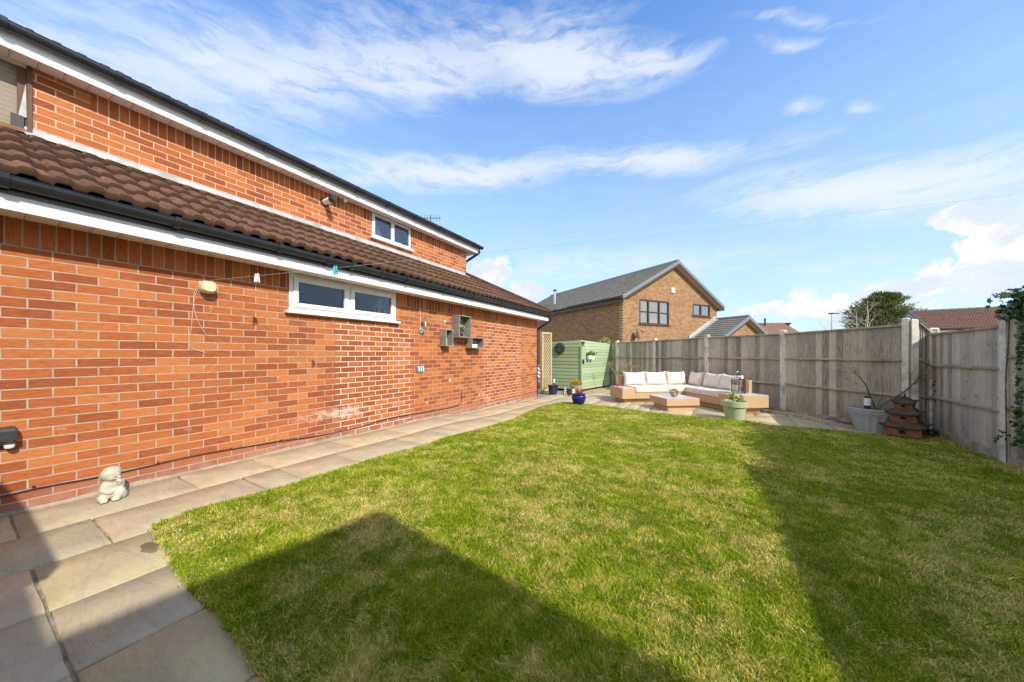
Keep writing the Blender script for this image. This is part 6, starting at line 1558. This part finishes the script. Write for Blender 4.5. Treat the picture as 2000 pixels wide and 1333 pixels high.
m = MB(); m.box(-4.39, -.30, -5, -.95, -.3, 2.28); m.build('wall', M_brick_end, ex_); m = MB(); m.box(-4.10, -.16, -5.1, -.77, 2.281, 2.40); m.box(-.16, .63, -1.9, -.886, 2.33, 2.401); m.build('roof', M_lead, ex_)

# ================================================================== TREES, LAMP POST
def conifer(c, H_, W2, name, label):
    r_ = root(name, c, label, 'tree'); m = MB(); rr = random.Random(77); tips = []; dirs = []
    m.tube([c+Vector((0, 0, -.5)), c+Vector((.1, 0, H_*.5)), c+Vector((0, .1, H_*.93))], [.34, .22, .06], 8)
    for k in range(330):
        f_ = rr.random(); z = H_*(.20+.76*f_); a = rr.uniform(0, 6.28)
        wid = W2*math.sqrt(max(.02, 1-(max(0, f_-.34)/.66)**1.7))*(.55+.50*rr.random())*(1+.10*math.sin(a*2+1))
        ri = .30*f_; P_ = [c+Vector((0, 0, z-.3*wid)), c+Vector((math.cos(a)*wid*.5, math.sin(a)*wid*.5, z-.10*wid)), c+Vector((math.cos(a)*wid, math.sin(a)*wid, z+ri*.25*wid+.15*rr.random()))]
        P_ = smoothpts(P_, 4); m.tube(P_, [.05*(1-.8*j/len(P_)) for j in range(len(P_))], 4)
        d_ = (P_[-1]-P_[-3]).normalized()
        for s in range(30):
            t_ = .25+.75*s/29; q = P_[min(int(t_*(len(P_)-1)), len(P_)-1)]; sp2 = .38*(1.15-t_)+.10
            for _ in range(3):
                tips.append(tuple(q+Vector((rr.gauss(0, sp2), rr.gauss(0, sp2), rr.gauss(0, sp2*.45))))); dirs.append(tuple(d_+Vector((0, 0, .15))))
    m.build('trunk', M_bark, r_)
    leaves('crown', np.array(tips), .36, M_conifer, r_, 'needle', seed=22, dirs=np.array(dirs)*1.3, jitter=.45)
c = at(1724, 45, -.5); conifer(c, 10.1, 4.1, 'conifer_tree', 'big dark green conifer standing alone beyond the back fence')
def baretree(c, H_, label, seed_, wid=.45, matl=M_birch, nbr=10, name='bare_tree', twm=M_twig_pale):
    r_ = root(name, c, label, 'tree'); rr = random.Random(seed_); m = MB(); tw = MB()
    m.tube([c+Vector((0, 0, -.5)), c+Vector((.1, 0, H_*.4)), c+Vector((.25, .1, H_*.75)), c+Vector((.2, .1, H_*.97))], [.08, .065, .04, .012], 7)
    for k in range(nbr):
        f_ = .28+.65*k/nbr; a = rr.uniform(0, 6.28); p = c+Vector((.15, .05, H_*f_)); twigs(m, p, Vector((math.cos(a), math.sin(a), .75)).normalized(), H_*wid*(1.1-f_)*.9, 0.022*(1.1-f_)+.007, 3, rr, .5, tw, .03)
    m.build('trunk', matl, r_); tw.build('crown', twm, r_); return r_
baretree(at(1690, 38, -.5), 8.0, 'pale-barked bare birch in front of the conifer', 3, .5, nbr=10)
baretree(at(1668, 36, -.5), 6.4, 'smaller bare birch left of the conifer with drooping pale twigs', 5, .55, nbr=8)
M_dist = varied('distant_bare_wood', (.30, .27, .25), .15, 3, .9, 0)
m = MB(); rr = random.Random(55); c0 = at(1560, 120, -.5)
for k in range(46):
    u_ = rr.uniform(1545, 1665); Y_ = rr.uniform(105, 130); c = at(u_, Y_, -.5); h_ = rr.uniform(9.2, 11.0)*Y_/118
    m.tube([c, c+Vector((0, 0, h_*.6))], .12, 4)
    for i in range(26):
        a = rr.uniform(0, 6.28); e_ = rr.uniform(.5, 1.4); p = c+Vector((0, 0, h_*rr.uniform(.45, .72))); m.tube([p, p+Vector((math.cos(a)*math.cos(e_), math.sin(a)*math.cos(e_), math.sin(e_)))*rr.uniform(1.2, 2.8)], .05, 3)
simple('distant_woodland', 'faint line of far bare trees above the back fence', 'woodland', m, M_dist); bpy.data.objects['distant_woodland']['kind'] = 'stuff'
q = at(1624, 40, -.5); r_ = root('street_lamp', q, 'dark street lamp post beyond the back fence', 'street lamp'); zt = HC+78*40/650
m = MB(); m.tube([q, q+Vector((0, 0, 2)), Vector((q.x, q.y, zt-.1))], [.09, .07, .05], 10); m.build('pole', M_steel, r_, smooth=True)
m = MB(); m.tube([Vector((q.x, q.y, zt-.1)), Vector((q.x, q.y, zt+.03)), Vector((q.x, q.y, zt+.03))+RT*.35], .045, 8); m.build('arm', M_dark, r_)
m = MB(); c_ = Vector((q.x, q.y, zt+.05))+RT*.30; m.ell(c_, (.16, .16, .06)); m.cbox(tuple(c_+RT*.25), (.75, .22, .09), math.atan2(RT.y, RT.x)); m.cbox(tuple(c_-RT*.35), (.5, .2, .16), math.atan2(RT.y, RT.x)); m.build('lamp_head', M_dark, r_, bevel=.02)
# low buildings and hedge masses far off to close the horizon gaps
tag(sheet('far_field', 60, 70, 60, 70, 5, -.1, M_ground), kind='structure') if False else None
